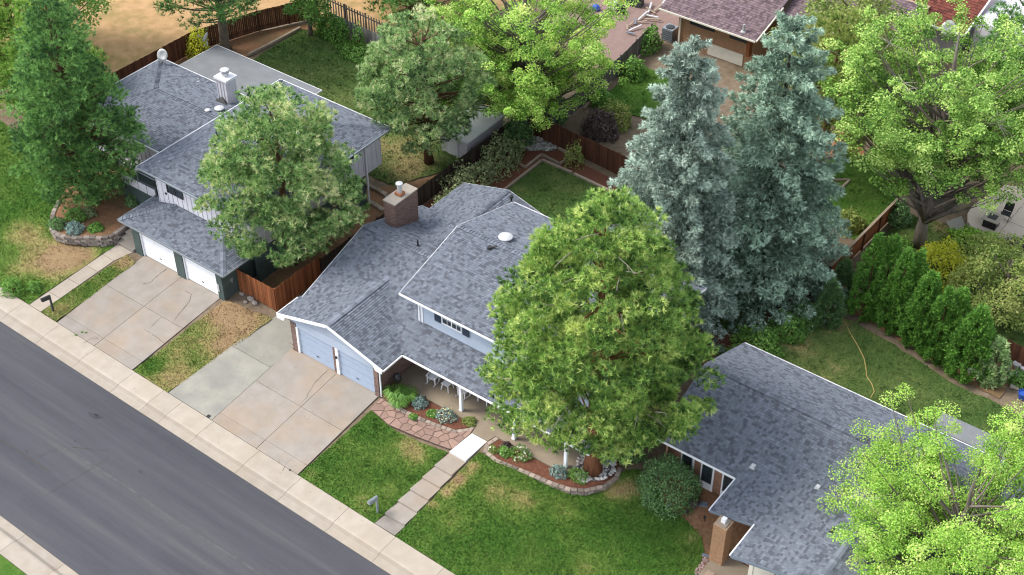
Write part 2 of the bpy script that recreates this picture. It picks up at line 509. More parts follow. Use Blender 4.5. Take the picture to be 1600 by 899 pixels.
def crown_pads(npads, prof, R, zb, H, rng, inner=.3, squash=(1, 1), lean=(0, 0), rag=.14):
    out = []; i = 0
    ts = np.linspace(0, 1, 200); pr = np.array([prof(t) for t in ts]); cdf = np.cumsum(pr * (1 + 2 * pr)); cdf /= cdf[-1]
    lump = rng.uniform(0, 2 * np.pi, 6)
    for i in range(npads):
        t = float(np.interp((i + rng.random()) / npads, cdf, ts)); a = i * 2.39996 + rng.normal(0, .25)
        k = 1 + rag * math.sin(2 * a + lump[0] + 5 * t) + rag * .7 * math.sin(3 * a + lump[1] - 7 * t) + rag * .6 * math.sin(5 * a + lump[2] + 13 * t)
        f = rng.uniform(.82, 1.0) if rng.random() > inner else rng.uniform(.25, .75)
        r = prof(t) * R * k * f
        z = zb + t * (H - zb)
        out.append((r * math.cos(a) * squash[0] + lean[0] * z / H, r * math.sin(a) * squash[1] + lean[1] * z / H, z, f))
    return np.array(out)

def trunk_mesh(parent, base, H, r, pads, rng, material='bark', limb_every=2, limb_r=.07, slope=.35, lean=(0, 0), fork=None, top=.92):
    mb = MB(); n = 9; pts = []; rad = []
    for i in range(n + 1):
        t = i / n; pts.append((base[0] + lean[0] * t + rng.normal(0, .04), base[1] + lean[1] * t + rng.normal(0, .04), base[2] - .15 + t * H * top)); rad.append(r * (1 - t) ** .8 + .03)
    rad[0] *= 1.25
    mb.tube(pts, rad, 9)
    ax = np.array(pts)
    for k, p in enumerate(pads):
        if k % limb_every: continue
        q = Vector((base[0] + p[0], base[1] + p[1], base[2] + p[2])); rr = math.hypot(p[0], p[1])
        z0 = max(base[2] + H * .12, q.z - slope * rr - .3); t = min(.95, (z0 - base[2]) / (H * top)); j = t * n; j0 = int(j)
        s = Vector(ax[j0]) * (1 - (j - j0)) + Vector(ax[min(n, j0 + 1)]) * (j - j0)
        m = s.lerp(q, .55) + Vector((rng.normal(0, .12), rng.normal(0, .12), -.12 * rr * .3))
        mb.tube([s, m, q], [limb_r, limb_r * .6, .015], 5, cap=False)
    return obj('trunk', mb, material, parent, smooth=True)

def pine(name, label, base, H, zb, R, prof, npads=120, poms=30, pad=(1.0, .5), K=24, L=.3, material='pine_needles', r=.28, seed=1, group=None, lean=(0, 0), inner=.3, squash=(1, 1), width=.045, bark='bark', limb_every=2, cat='pine tree', rag=.14, up=1.0, spread=.55):
    rng = np.random.default_rng(seed); t = thing(name, label, cat, base, group)
    pads = crown_pads(npads, prof, R, zb, H, rng, inner, squash, lean, rag)
    trunk_mesh(t, base, H, r, pads, rng, bark, limb_every, lean=lean)
    n = npads * poms; pc = np.repeat(pads[:, :3], poms, 0); f = np.repeat(pads[:, 3], poms)
    off = unit(rng.normal(0, 1, (n, 3))) * rng.uniform(.35, 1, (n, 1)) ** .6
    sz = np.repeat(rng.uniform(.7, 1.25, npads), poms)[:, None]
    C = pc + off * np.array([pad[0], pad[0], pad[1]]) * sz
    outd = unit(np.stack([pc[:, 0], pc[:, 1], np.zeros(n)], 1))
    D = unit(outd * .55 + np.array([0, 0, up]) + off * .6)
    V = needles(C, D, K, L, width, spread, rng)
    tone = np.repeat(np.clip(rng.normal(.5, .17, n) + np.repeat(rng.normal(0, .12, npads), poms), 0, 1), K) + rng.normal(0, .07, n * K)
    tri_object('crown', V, material, tone, t)
    return t

def arm_pads(arms, R, zb, H, rng, squash=(1, 1), lean=(0, 0), each=9, low=1.45):
    """leaf pads strung along ragged limbs, so that gaps stay open between the limbs"""
    out = []; zc, rv = (zb + H) / 2, (H - zb) / 2
    for i in range(arms):
        u = .86 - low * (i + .5) / arms; a = i * 2.39996 + rng.normal(0, .2); f = rng.uniform(.78, 1.0); c = math.sqrt(1 - u * u)
        e = np.array([R * c * math.cos(a) * squash[0] * f + lean[0], R * c * math.sin(a) * squash[1] * f + lean[1], zc + rv * u * f])
        s0 = np.array([lean[0] * .3, lean[1] * .3, zb * .8 + .15 * (H - zb)]); side = rng.normal(0, .7, 3)
        for k in range(each):
            t = .38 + .62 * (k + rng.random()) / each; p = s0 + (e - s0) * t + side * math.sin(math.pi * t) + np.clip(rng.normal(0, .5 + .32 * t, 3), -1, 1) * np.array([1, 1, .7])
            out.append((p[0], p[1], max(zb * .9, p[2]), t))
    return np.array(out)

def broadleaf(name, label, base, H, zb, R, prof, npads=160, per=150, pad=(1.0, .55), size=.2, material='leaf_bright', r=.25, seed=1, group=None, lean=(0, 0), inner=.3, squash=(1, 1), bark='bark_grey', limb_every=2, cat='tree', rag=.16, trunk=True, limb_r=.08, flop=.55, arms=0, low=1.45):
    rng = np.random.default_rng(seed); t = thing(name, label, cat, base, group)
    if arms: pads = arm_pads(arms, R, zb, H, rng, squash, lean, max(3, npads // arms), low); npads = len(pads)
    else: pads = crown_pads(npads, prof, R, zb, H, rng, inner, squash, lean, rag)
    if trunk: trunk_mesh(t, base, H, r, pads, rng, bark, limb_every, limb_r, slope=.8, lean=lean)
    n = npads * per; pc = np.repeat(pads[:, :3], per, 0)
    off = unit(rng.normal(0, 1, (n, 3))) * rng.uniform(.1, 1, (n, 1)) ** .5
    sz = np.repeat(rng.uniform(.6, 1.3, npads), per)[:, None]
    C = pc + off * np.array([pad[0], pad[0], pad[1]]) * sz
    C[:, 2] -= .18 * np.linalg.norm(off[:, :2], axis=1) * pad[0]
    Nn = unit(off * .5 + np.array([0, 0, .9]))
    V = leaves(C, Nn, size, rng, flop)
    tone = np.repeat(np.clip(rng.normal(.5, .16, n) + np.repeat(rng.normal(0, .12, npads), per), 0, 1), 2)
    tri_object('crown', V, material, tone, t)
    return t

def spruce(name, label, base, H, zb, R, material, seed, group=None, prof=None, per_whorl=13, step=.5, sprigs=165, K=6, r=.3):
    rng = np.random.default_rng(seed); t = thing(name, label, 'spruce tree', base, group)
    prof = prof or (lambda q: (1 - q) ** .55)
    C, D, T = [], [], []; ends = []
    z = zb; a0 = 0
    while z < H - .3:
        q = (z - zb) / (H - zb); a0 += .7; nb = max(4, int(per_whorl * (.35 + .65 * (1 - q))))
        for b in range(nb):
            a = a0 + 2 * math.pi * b / nb + rng.normal(0, .12); ln = R * prof(q) * rng.uniform(.8, 1.1) + .25
            zz = z + rng.normal(0, .2); m = max(8, int(sprigs * (.3 + .7 * ln / R)))
            s = rng.uniform(.08, 1, m) ** .75; lat = rng.uniform(-1, 1, m) * (1.08 - s) * .5 * ln * .75 + rng.normal(0, .06, m)
            rad = s * ln; dz = -.22 * rad + .20 * np.maximum(0, s - .75) * ln - np.abs(lat) * .25
            if q > .8: dz += .5 * rad * (q - .8) / .2
            hang = -rng.uniform(0, .28, m) * (rng.random(m) < .5)
            ca, sa = math.cos(a), math.sin(a)
            C.append(np.stack([ca * rad - sa * lat, sa * rad + ca * lat, zz + dz + hang], 1))
            dirx = np.stack([ca * np.ones(m) - sa * np.sign(lat) * .7, sa * np.ones(m) + ca * np.sign(lat) * .7, -.15 + .25 * rng.random(m)], 1)
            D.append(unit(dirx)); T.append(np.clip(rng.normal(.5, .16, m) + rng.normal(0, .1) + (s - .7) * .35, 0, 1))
            if b % 2 == 0: ends.append((ca * ln * .8, sa * ln * .8, zz - .2 * ln, 1))
        z += step * rng.uniform(.8, 1.2)
    C, D, T = np.concatenate(C), np.concatenate(D), np.concatenate(T)
    trunk_mesh(t, base, H, r, np.array(ends), rng, 'bark_dark', 5, .04, slope=-.1, top=.93)
    V = needles(C, D, K, .24, .062, .5, rng)
    tri_object('crown', V, material, np.repeat(T, K) + rng.normal(0, .06, len(T) * K), t)
    return t

def cone_shrub(name, label, base, H, R, material, seed, group=None, n=5200, tips=((0, 0, 1),), cat='evergreen shrub', size=.17):
    """tight upright evergreen: flame-shaped columns of small upright sprays over a stem"""
    rng = np.random.default_rng(seed); t = thing(name, label, cat, base, group)
    Vs = []; st = MB()
    for (ox, oy, k) in tips:
        nc = int(n / len(tips)) // 26; m = nc * 26; q = np.repeat(rng.random(nc) ** 1.25, 26); a = np.repeat(rng.uniform(0, 2 * np.pi, nc), 26); h, rr0 = H * k, R * (.8 if len(tips) > 1 else 1)
        prof = np.minimum(1, .72 + 1.4 * q) * np.clip(1 - ((q - .2) / .8).clip(0) ** 1.3, 0, 1) ** .78
        lump = 1 + .11 * np.sin(5 * a + 9 * q + seed) + .10 * np.sin(9 * a - 17 * q + seed * 2) + .08 * np.sin(3 * a + 31 * q) + .07 * np.sin(14 * a + 23 * q)
        rad = rr0 * prof * lump * np.repeat(rng.uniform(.84, 1.06, nc), 26) * rng.uniform(.9, 1.02, m)
        C = np.stack([ox + rad * np.cos(a), oy + rad * np.sin(a), .06 + q * h], 1) + rng.normal(0, 1, (m, 3)) * np.array([.07, .07, .13])
        C[:, 2] = np.clip(C[:, 2], .04, None)
        D = unit(np.stack([np.cos(a), np.sin(a), np.full(m, .9)], 1))
        Vs.append(needles(C, D, 5, size, .06, .42, rng))
        st.tube([(base[0] + ox, base[1] + oy, base[2] - .1), (base[0] + ox, base[1] + oy, base[2] + h * .8)], [.08, .03], 6)
    V = np.concatenate(Vs)
    obj('stem', st, 'bark', t)
    tri_object('foliage', V, material, np.repeat(np.clip(rng.normal(.5, .18, len(V) // 5), 0, 1), 5), t)
    return t

def bush(name, label, base, rx, ry, h, material, seed, n=2500, size=.11, group=None, cat='shrub', rag=.12, flop=.8, low=.05, stems=5, blossoms=None):
    """rounded leafy shrub: leaves on and inside a lumpy mound over a few stems"""
    rng = np.random.default_rng(seed); t = thing(name, label, cat, base, group)
    d = unit(rng.normal(0, 1, (n, 3))); d[:, 2] = np.abs(d[:, 2]) - low * 2; d = unit(d)
    a = np.arctan2(d[:, 1], d[:, 0])
    lump = 1 + rag * np.sin(3 * a + seed + 4 * d[:, 2]) + rag * .8 * np.sin(7 * a - 6 * d[:, 2] + seed * 2) + rag * .5 * np.sin(13 * a + 9 * d[:, 2])
    k = (rng.uniform(.45, 1.0, n) ** .45) * lump
    C = np.stack([d[:, 0] * rx * k, d[:, 1] * ry * k, np.maximum(.03, d[:, 2] * h * .92 * k + h * .08)], 1)
    st = MB()
    for i in range(stems):
        q = rng.uniform(0, 2 * np.pi); st.tube([(base[0] + .05 * math.cos(q), base[1] + .05 * math.sin(q), base[2] - .05), (base[0] + rx * .5 * math.cos(q), base[1] + ry * .5 * math.sin(q), base[2] + h * .6)], [.02 + .012 * h, .01], 4)
    obj('stem', st, 'bark', t)
    V = leaves(C, d, size, rng, flop)
    tri_object('foliage', V, material, np.repeat(np.clip(rng.normal(.5, .2, n), 0, 1), 2), t)
    if blossoms:
        bmat, bn, bs = blossoms; i = rng.choice(np.nonzero(d[:, 2] > .15)[0], bn)
        c = C[i] * 1.06 + np.array([0, 0, .03])
        tri_object('blossom', leaves(c, d[i], bs, rng, .4, 1.0), bmat, np.full(bn * 2, 1.0), t)['kind'] = 'stuff'
    return t

def grass_clump(name, label, base, R, h, material, seed, n=260, group=None):
    rng = np.random.default_rng(seed); t = thing(name, label, 'grass clump', base, group)
    a = rng.uniform(0, 2 * np.pi, n); l = rng.uniform(.6, 1.1, n); c = rng.uniform(0, .25, (n, 1)) * R
    u = np.stack([np.cos(a), np.sin(a)], 1); V = np.zeros((n, 2, 3, 3)); s = np.stack([-u[:, 1], u[:, 0]], 1) * .018
    b = np.concatenate([u * c, np.zeros((n, 1))], 1); m = np.concatenate([u * (c + R * .45 * l[:, None]), (h * l)[:, None]], 1)
    e = np.concatenate([u * (c + R * l[:, None]), (h * l * .55)[:, None]], 1); s3 = np.concatenate([s, np.zeros((n, 1))], 1)
    V[:, 0, 0], V[:, 0, 1], V[:, 0, 2] = b + s3, b - s3, m
    V[:, 1, 0], V[:, 1, 1], V[:, 1, 2] = m + s3, m - s3, e
    tri_object('blade', V.reshape(-1, 3, 3), material, np.repeat(np.clip(rng.normal(.5, .2, n), 0, 1), 2), t)['kind'] = 'stuff'
    return t

# ------------------------------------------------------------------ helpers: fences, walls of blocks
def fence(label, pts, h, material, bw=.14, gap=.008, thick=.02, side=1, group='timber fences round the yards', zf=ground, posts=2.4, dog=False, jitter=.02, name='board_fence', lift=.04, picket=0):
    """boards hung upright on rails and posts; every board is a part"""
    p0 = pts[0]; F = thing(name, label, 'fence', (p0[0], p0[1], zf(*p0)), group); L = F.location
    lib = []
    for k in range(5):
        tone = [.72, .86, 1.0, 1.12, 1.25][k]; hh = 1.0
        lib.append(mesh_from('board', [(x * bw / 2, y * thick / 2, z) for z in (0, 1) for x, y in ((-1, -1), (1, -1), (1, 1), (-1, 1))],
                   [(0, 3, 2, 1), (4, 5, 6, 7), (0, 1, 5, 4), (1, 2, 6, 5), (2, 3, 7, 6), (3, 0, 4, 7)], material, [tone] * 6))
    for (a, b) in zip(pts, pts[1:]):
        A, B = Vector((*a, 0)), Vector((*b, 0)); d = B - A; ln = d.length; d /= ln; ang = math.atan2(d.y, d.x); nn = Vector((-d.y, d.x, 0)) * side
        n = int(ln / (bw + gap))
        for i in range(n):
            c = A + d * ((i + .5) * ln / n) + nn * rnd.uniform(.03, .038); z = zf(c.x, c.y) + lift; H = h + rnd.uniform(-jitter, jitter)
            M = Matrix.Translation((c.x - L.x, c.y - L.y, z - L.z)) @ Matrix.Rotation(ang + rnd.uniform(-.01, .01), 4, 'Z') @ Matrix.Diagonal((1, 1, H - lift, 1))
            placed('board', lib[rnd.randrange(5)], F, M)
        za, zb_ = zf(*a), zf(*b)
        for f in (.22, .85):
            mb = MB(); mb.bar((A.x, A.y, za + h * f), (B.x, B.y, zb_ + h * f), .045, .09); obj('rail', mb, material, F)
        m = max(1, int(round(ln / posts)))
        for i in range(m + 1):
            c = A + d * (i * ln / m) - nn * .07; mb = MB(); mb.box(c.x - .05, c.y - .05, zf(c.x, c.y) - .1, c.x + .05, c.y + .05, zf(c.x, c.y) + h - .04); obj('post', mb, material, F)
    return F

def block_wall(name, label, pts, ztop, courses, hb, material, L=.38, W=.24, group='low block retaining walls', closed=False):
    """courses of split-face blocks along a curve; each block is a part; courses counted down from the top"""
    P = [Vector((p[0], p[1], 0)) for p in pts]; seg = [(b - a).length for a, b in zip(P, P[1:])]; tot = sum(seg)
    def pos(s):
        s = min(max(s, 0), tot)
        for a, b, l in zip(P, P[1:], seg):
            if s <= l + 1e-9: return a.lerp(b, s / l), (b - a) / l
            s -= l
        return P[-1], (P[-1] - P[-2]).normalized()
    T = thing(name, label, 'retaining wall', (P[0].x, P[0].y, 0), group)
    lib = {}
    n = max(1, round(tot / L))
    for c in range(max(courses) if isinstance(courses, (list, tuple)) else courses):
        for i in range(n):
            s = (i + .5 + (.5 if c % 2 else 0)) * tot / n
            if s > tot: continue
            nc = courses if isinstance(courses, int) else courses[min(len(courses) - 1, int(s / tot * len(courses)))]
            if c >= nc: continue
            p, d = pos(s); zt = ztop(p.x, p.y) if callable(ztop) else ztop
            k = rnd.randrange(5)
            if k not in lib:
                w, q, b = tot / n - .03, W, .025; j = lambda: rnd.uniform(-.014, .014)
                v = [(sx * w / 2 + j(), sy * q / 2 + j(), 0) for sx, sy in ((-1, -1), (1, -1), (1, 1), (-1, 1))] + [(sx * (w / 2) + j() * .4, sy * (q / 2) + j(), hb - b) for sx, sy in ((-1, -1), (1, -1), (1, 1), (-1, 1))] + [(sx * (w / 2 - b), sy * (q / 2 - b), hb - .012) for sx, sy in ((-1, -1), (1, -1), (1, 1), (-1, 1))]
                f = [(0, 3, 2, 1)] + [(a, (a + 1) % 4, 4 + (a + 1) % 4, 4 + a) for a in range(4)] + [(4 + a, 4 + (a + 1) % 4, 8 + (a + 1) % 4, 8 + a) for a in range(4)] + [(8, 9, 10, 11)]
                lib[k] = mesh_from('block', v, f, material, [[.66, .86, 1.0, 1.16, 1.34][k]] * len(f))
            M = Matrix.Translation((p.x - P[0].x, p.y - P[0].y, zt - (c + 1) * hb)) @ Matrix.Rotation(math.atan2(d.y, d.x) + (math.pi if rnd.random() < .5 else 0), 4, 'Z')
            placed('block', lib[k], T, M)
    return T

def slab(parent, name, poly, ztop, material, th=.12, gap=.012, tone=1.0):
    """one cast slab, its edges drawn in so that the joint is a real groove"""
    c = (sum(p[0] for p in poly) / len(poly), sum(p[1] for p in poly) / len(poly))
    q = []
    for p in poly:
        d = Vector((c[0] - p[0], c[1] - p[1])); k = gap * 1.4 / max(d.length, .1); q.append((p[0] + d.x * k, p[1] + d.y * k))
    mb = MB(); mb.prism(q, (lambda x, y: ztop(x, y) - th) if callable(ztop) else ztop - th, ztop, tone)
    return obj(name, mb, material, parent)

def crack(parent, pts, zf, w=.02, material='crack'):
    """open crack: a ragged thin groove of dirt lying just proud of the slab"""
    mb = MB(); fine = []
    for a, b in zip(pts, pts[1:]):
        n = max(2, int(math.dist(a, b) / .15))
        for i in range(n): fine.append((a[0] + (b[0] - a[0]) * i / n + rnd.uniform(-.025, .025), a[1] + (b[1] - a[1]) * i / n + rnd.uniform(-.025, .025)))
    fine.append(pts[-1])
    for a, b in zip(fine, fine[1:]):
        d = Vector((b[0] - a[0], b[1] - a[1])).normalized(); k = w / 2 * rnd.uniform(.4, 1.3); s = (-d.y * k, d.x * k)
        mb.poly([(a[0] - s[0], a[1] - s[1], zf(*a) + .004), (b[0] - s[0], b[1] - s[1], zf(*b) + .004), (b[0] + s[0], b[1] + s[1], zf(*b) + .004), (a[0] + s[0], a[1] + s[1], zf(*a) + .004)])
    return obj('crack', mb, material, parent)

# ------------------------------------------------------------------ materials
mat('soil', (0.149, 0.109, 0.075), (0.230, 0.178, 0.127), 2.5, 8, .95, .05, big=((.10, .085, .05), .35, .6), bmp=.6)
mat('far_soil', (.11, .13, .06), (.17, .15, .09), .8, 8, .95, .05)
mat('tan_field', (.46, .29, .15), (.33, .21, .10), 1.2, 8, .95, .05, big=((.17, .17, .06), .3, .6), bmp=.5)
mat('mulch', (0.102, 0.043, 0.029), (0.192, 0.084, 0.054), 9, 8, .95, .05, bmp=1.0)
mat('wood_chips', (.24, .13, .07), (.34, .20, .11), 7, 8, .95, .05, big=((.16, .10, .06), .6, .7), bmp=1.0)
mat('needle_litter', (0.188, 0.094, 0.050), (0.288, 0.163, 0.094), 6, 8, .95, .05, big=((.11, .10, .05), .5, .7), bmp=.8)
mat('gravel_bed', (0.176, 0.168, 0.160), (0.096, 0.096, 0.092), 14, 4, .9, .1, bmp=.8)
mat('cobble', (.46, .43, .40), (.62, .60, .57), 5, 4, .85, .2, tone=True)
mat('concrete', (0.421, 0.369, 0.307), (0.356, 0.308, 0.251), 1.6, 9, .9, .15, tone=True, big=((.36, .29, .215), .28, .6), bmp=.08)
mat('concrete_drive', (0.299, 0.269, 0.238), (0.248, 0.220, 0.188), 1.3, 9, .9, .15, tone=True, big=((.34, .23, .14), .22, .55), bmp=.08)
mat('concrete_pad', (0.314, 0.297, 0.252), (0.246, 0.235, 0.202), .9, 9, .9, .15, tone=True, big=((.20, .195, .18), .5, .75), bmp=.08)
mat('concrete_porch', (0.306, 0.251, 0.183), (0.246, 0.200, 0.145), 1.1, 8, .85, .15, tone=True, big=((.19, .15, .11), .5, .5))
mat('patio_concrete', (.62, .52, .43), (.54, .45, .365), 1.2, 8, .9, .15)
mat('tyre_mark', (.061, .061, .068), (.070, .070, .077), 6, 6, .9, .2)
mat('concrete_new', (0.634, 0.616, 0.581), (0.563, 0.546, 0.510), 2, 8, .9, .15, tone=True)
mat('crack', (.07, .055, .04), (.11, .085, .06), 12, 4, .95, .05)
mat('flagstone', (0.324, 0.211, 0.167), (0.252, 0.167, 0.135), 3, 8, .85, .15, tone=True, bmp=.2)
mat('flag_joint', (.17, .12, .09), (.22, .16, .12), 12, 6, .95, .05, bmp=.5)
mat('wall_block', (0.281, 0.234, 0.200), (0.212, 0.178, 0.157), 9, 6, .9, .1, tone=True, bmp=.4)
mat('wall_block_pink', (0.315, 0.255, 0.212), (0.246, 0.196, 0.162), 9, 6, .9, .1, tone=True, bmp=.4)
mat('timber', (.36, .29, .215), (.25, .20, .15), 6, 6, .85, .1, tone=True)
mat('cedar', (.26, .095, .038), (.17, .058, .024), 5, 6, .8, .15, tone=True, stretch=(1, 1, .12))
mat('cedar_dark', (0.131, 0.053, 0.030), (0.069, 0.033, 0.022), 5, 6, .8, .15, tone=True, stretch=(1, 1, .12))
mat('cedar_shaded', (0.075, 0.054, 0.042), (0.042, 0.033, 0.027), 5, 6, .85, .1, tone=True, stretch=(1, 1, .12))  # cedar with the shade of the fence's far side put into the colour
mat('weathered', (.17, .155, .14), (.10, .09, .08), 5, 6, .9, .1, tone=True, stretch=(1, 1, .12))
mat('weathered_pale', (.26, .25, .24), (.17, .165, .16), 5, 6, .9, .1, tone=True, stretch=(1, 1, .12))
mat('shingle', (0.164, 0.180, 0.211), (0.140, 0.155, 0.185), 3, 6, .9, .15, tone=True, big=((.12, .138, .17), .25, .18), bmp=.2)
mat('shingle_red', (.20, .145, .15), (.14, .10, .115), 3, 6, .9, .15, tone=True, bmp=.2)
mat('tile_red', (.17, .05, .035), (.11, .035, .026), 3, 6, .8, .2, tone=True)
mat('roof_deck', (.05, .05, .055), (.07, .07, .075), 5)
mat('roof_roll', (0.216, 0.224, 0.232), (0.176, 0.184, 0.192), 1.5, 8, .9, .1, big=((.19, .2, .21), .4, .5))
mat('white_paint', (.78, .78, .79), (.72, .72, .73), 3, 4, .5, .3)
mat('white_siding', (0.626, 0.607, 0.635), (0.552, 0.534, 0.570), 1.5, 6, .6, .3)
mat('white_door', (.80, .80, .82), (.76, .76, .78), 1.5, 4, .45, .3)
mat('blue_siding', (0.367, 0.412, 0.486), (0.323, 0.371, 0.448), 1.5, 6, .6, .3)
mat('blue_door', (0.339, 0.399, 0.494), (0.301, 0.365, 0.464), 2.5, 6, .5, .3)
mat('green_siding', (0.070, 0.097, 0.089), (0.054, 0.076, 0.070), 2, 6, .6, .25)
mat('cream_paint', (.62, .58, .49), (.55, .51, .43), 2, 6, .6, .25)
mat('navy_paint', (.035, .05, .075), (.03, .042, .065), 3, 3, .5, .3)
mat('dark_trim', (.05, .055, .06), (.035, .04, .045), 3, 3, .5, .3)
mat('dark_metal', (.025, .024, .024), (.016, .016, .016), 4, 3, .45, .5)
mat('black_plastic', (.012, .012, .013), (.02, .02, .02), 4, 3, .5, .4)
mat('grey_metal', (.30, .33, .36), (.24, .27, .30), 4, 4, .4, .5, metal=.4)
mat('blue_grey_metal', (.17, .20, .24), (.14, .165, .20), 4, 4, .45, .4)
mat('pale_metal', (.60, .60, .60), (.5, .5, .5), 4, 4, .4, .5, metal=.3)
mat('vent_grey', (.38, .38, .39), (.30, .30, .31), 4, 4, .5, .4)
mat('stucco', (.66, .63, .66), (.58, .56, .60), 2, 6, .8, .15)
mat('terracotta', (.40, .16, .08), (.32, .13, .07), 5, 4, .8, .2)
mat('hose', (.42, .33, .12), (.36, .28, .10), 5, 3, .6, .3)
mat('glass', (.035, .045, .055), (.02, .026, .03), 2, 2, .08, .6)
mat('pane_pale', (.20, .22, .23), (.12, .14, .15), 2.5, 3, .1, .6)
mat('blue_tarp', (.03, .10, .42), (.02, .07, .33), 4, 4, .5, .4)
mat('paver', (.27, .19, .165), (.22, .15, .13), 2, 6, .9, .1, tone=True)
mat('bark', (.16, .085, .05), (.07, .04, .027), 5, 6, .95, .05, stretch=(1, 1, .25), bmp=1.0)
mat('bark_dark', (.06, .045, .034), (.03, .024, .019), 5, 6, .95, .05, stretch=(1, 1, .25), bmp=.8)
mat('bark_red', (.27, .115, .06), (.10, .045, .028), 4, 6, .95, .05, stretch=(1, 1, .2), bmp=1.0)
mat('bark_grey', (.20, .17, .14), (.12, .10, .085), 5, 6, .95, .05, stretch=(1, 1, .3), bmp=.8)
mat('twig_pale', (.40, .36, .30), (.28, .25, .2), 5, 3, .9, .1)
mat('petal_white', (.80, .76, .58), (.8, .78, .7), 5, 3, .7, .2)
mat('petal_yellow', (.80, .68, .28), (.78, .7, .4), 5, 3, .7, .2)
mat('stone_pink', (.40, .28, .24), (.28, .20, .18), 4, 4, .9, .1, tone=True)
mat('litter', (.34, .26, .14), (.22, .14, .07), 9, 3, .9, .1, tone=True)
mat('rock', (.34, .29, .25), (.22, .19, .17), 4, 5, .9, .1, bmp=.5)
brick_mat('brick_brown', (.215, .125, .105), (.13, .08, .068), (.30, .26, .235), .34, .125)
brick_mat('brick_red', (.33, .155, .09), (.24, .11, .065), (.34, .26, .20))
brick_mat('brick_tan', (.36, .19, .095), (.28, .145, .075), (.36, .27, .19))
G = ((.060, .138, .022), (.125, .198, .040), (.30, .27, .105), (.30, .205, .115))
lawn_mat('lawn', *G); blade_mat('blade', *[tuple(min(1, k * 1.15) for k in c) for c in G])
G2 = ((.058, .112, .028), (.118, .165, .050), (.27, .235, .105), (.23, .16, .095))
lawn_mat('lawn_dull', *G2); blade_mat('blade_dull', *[tuple(k * 1.15 for k in c) for c in G2])  # duller, less saturated green used on several back lawns
foliage('pine_yellow', [(0.012, 0.028, 0.008), (0.049, 0.102, 0.024), (0.141, 0.229, 0.049), (0.310, 0.447, 0.120)], .14)
foliage('pine_green', [(0.015, 0.038, 0.014), (0.060, 0.117, 0.038), (0.164, 0.253, 0.085), (0.355, 0.495, 0.195)], .12)
foliage('pine_soft', [(0.019, 0.043, 0.020), (0.074, 0.127, 0.049), (0.176, 0.265, 0.103), (0.343, 0.467, 0.203)], .12)
foliage('fir_dark', [(0.010, 0.031, 0.012), (0.035, 0.084, 0.025), (0.079, 0.160, 0.044), (0.142, 0.249, 0.073)], .15)
foliage('spruce_blue', [(0.026, 0.040, 0.030), (0.083, 0.110, 0.088), (0.160, 0.202, 0.167), (0.274, 0.334, 0.286)], .1)
foliage('spruce_green', [(0.023, 0.044, 0.029), (0.067, 0.104, 0.073), (0.141, 0.199, 0.148), (0.268, 0.352, 0.275)], .1)
foliage('leaf_bright', [(0.020, 0.051, 0.007), (0.082, 0.163, 0.023), (0.190, 0.308, 0.054), (0.321, 0.461, 0.118)], .3)
foliage('leaf_maple', [(0.013, 0.036, 0.007), (0.058, 0.120, 0.020), (0.145, 0.244, 0.047), (0.286, 0.400, 0.113)], .25)
foliage('leaf_lime', [(0.029, 0.068, 0.008), (0.096, 0.185, 0.023), (0.194, 0.319, 0.054), (0.322, 0.472, 0.122)], .3)
foliage('leaf_grey', [(0.037, 0.050, 0.022), (0.081, 0.106, 0.050), (0.138, 0.163, 0.075), (0.200, 0.213, 0.112)], .2)
foliage('leaf_olive', [(.04, .065, .014), (.085, .125, .03), (.14, .175, .045), (.22, .22, .08)], .3)
foliage('leaf_dark', [(0.016, 0.036, 0.016), (0.039, 0.078, 0.029), (0.072, 0.130, 0.047), (0.117, 0.195, 0.072)], .2)
foliage('leaf_mid', [(.02, .05, .012), (.05, .11, .022), (.09, .175, .035), (.14, .24, .06)], .3)
foliage('leaf_yellow', [(0.122, 0.143, 0.011), (0.243, 0.267, 0.018), (0.374, 0.372, 0.036), (0.486, 0.457, 0.081)], .35)
foliage('leaf_purple', [(.018, .012, .014), (.04, .026, .03), (.065, .045, .045), (.09, .07, .06)], .2)
foliage('leaf_blue', [(.03, .055, .05), (.07, .11, .10), (.12, .17, .155), (.18, .24, .22)], .2)
foliage('arbor', [(0.015, 0.051, 0.011), (0.045, 0.109, 0.019), (0.077, 0.166, 0.026), (0.122, 0.237, 0.045)], .15)

# road surface: long wheel streaks, patches, drips
m, nt, p = base_mat('asphalt', .9, .2)
streak = _noise(nt, 1.0, 6, .6, stretch=(.045, .95, 1)); blot = _noise(nt, .32, 6, .62); fine = _noise(nt, 22, 5, .7)
c = _ramp(nt, streak, [(.30, (.054, .055, .063)), (.52, (.072, .072, .080)), (.72, (.098, .097, .098))])
c = _mix(nt, c, (.075, .076, .085), _math(nt, 'MULTIPLY', _ramp(nt, blot, [(.52, (0, 0, 0)), (.7, (1, 1, 1))]), .6))
c = _mix(nt, c, _ramp(nt, fine, [(.25, (.80, .80, .82)), (.75, (1.2, 1.2, 1.18))]), 1.0, 'MULTIPLY')
nt.links.new(c, p.inputs['Base Color']); bump(nt, p, fine, .35, .01)
mat('asphalt_dark', (.046, .046, .052), (.062, .062, .068), 6, 6, .9, .2)
mat('asphalt_pale', (.105, .104, .104), (.072, .072, .076), 3, 8, .9, .2)

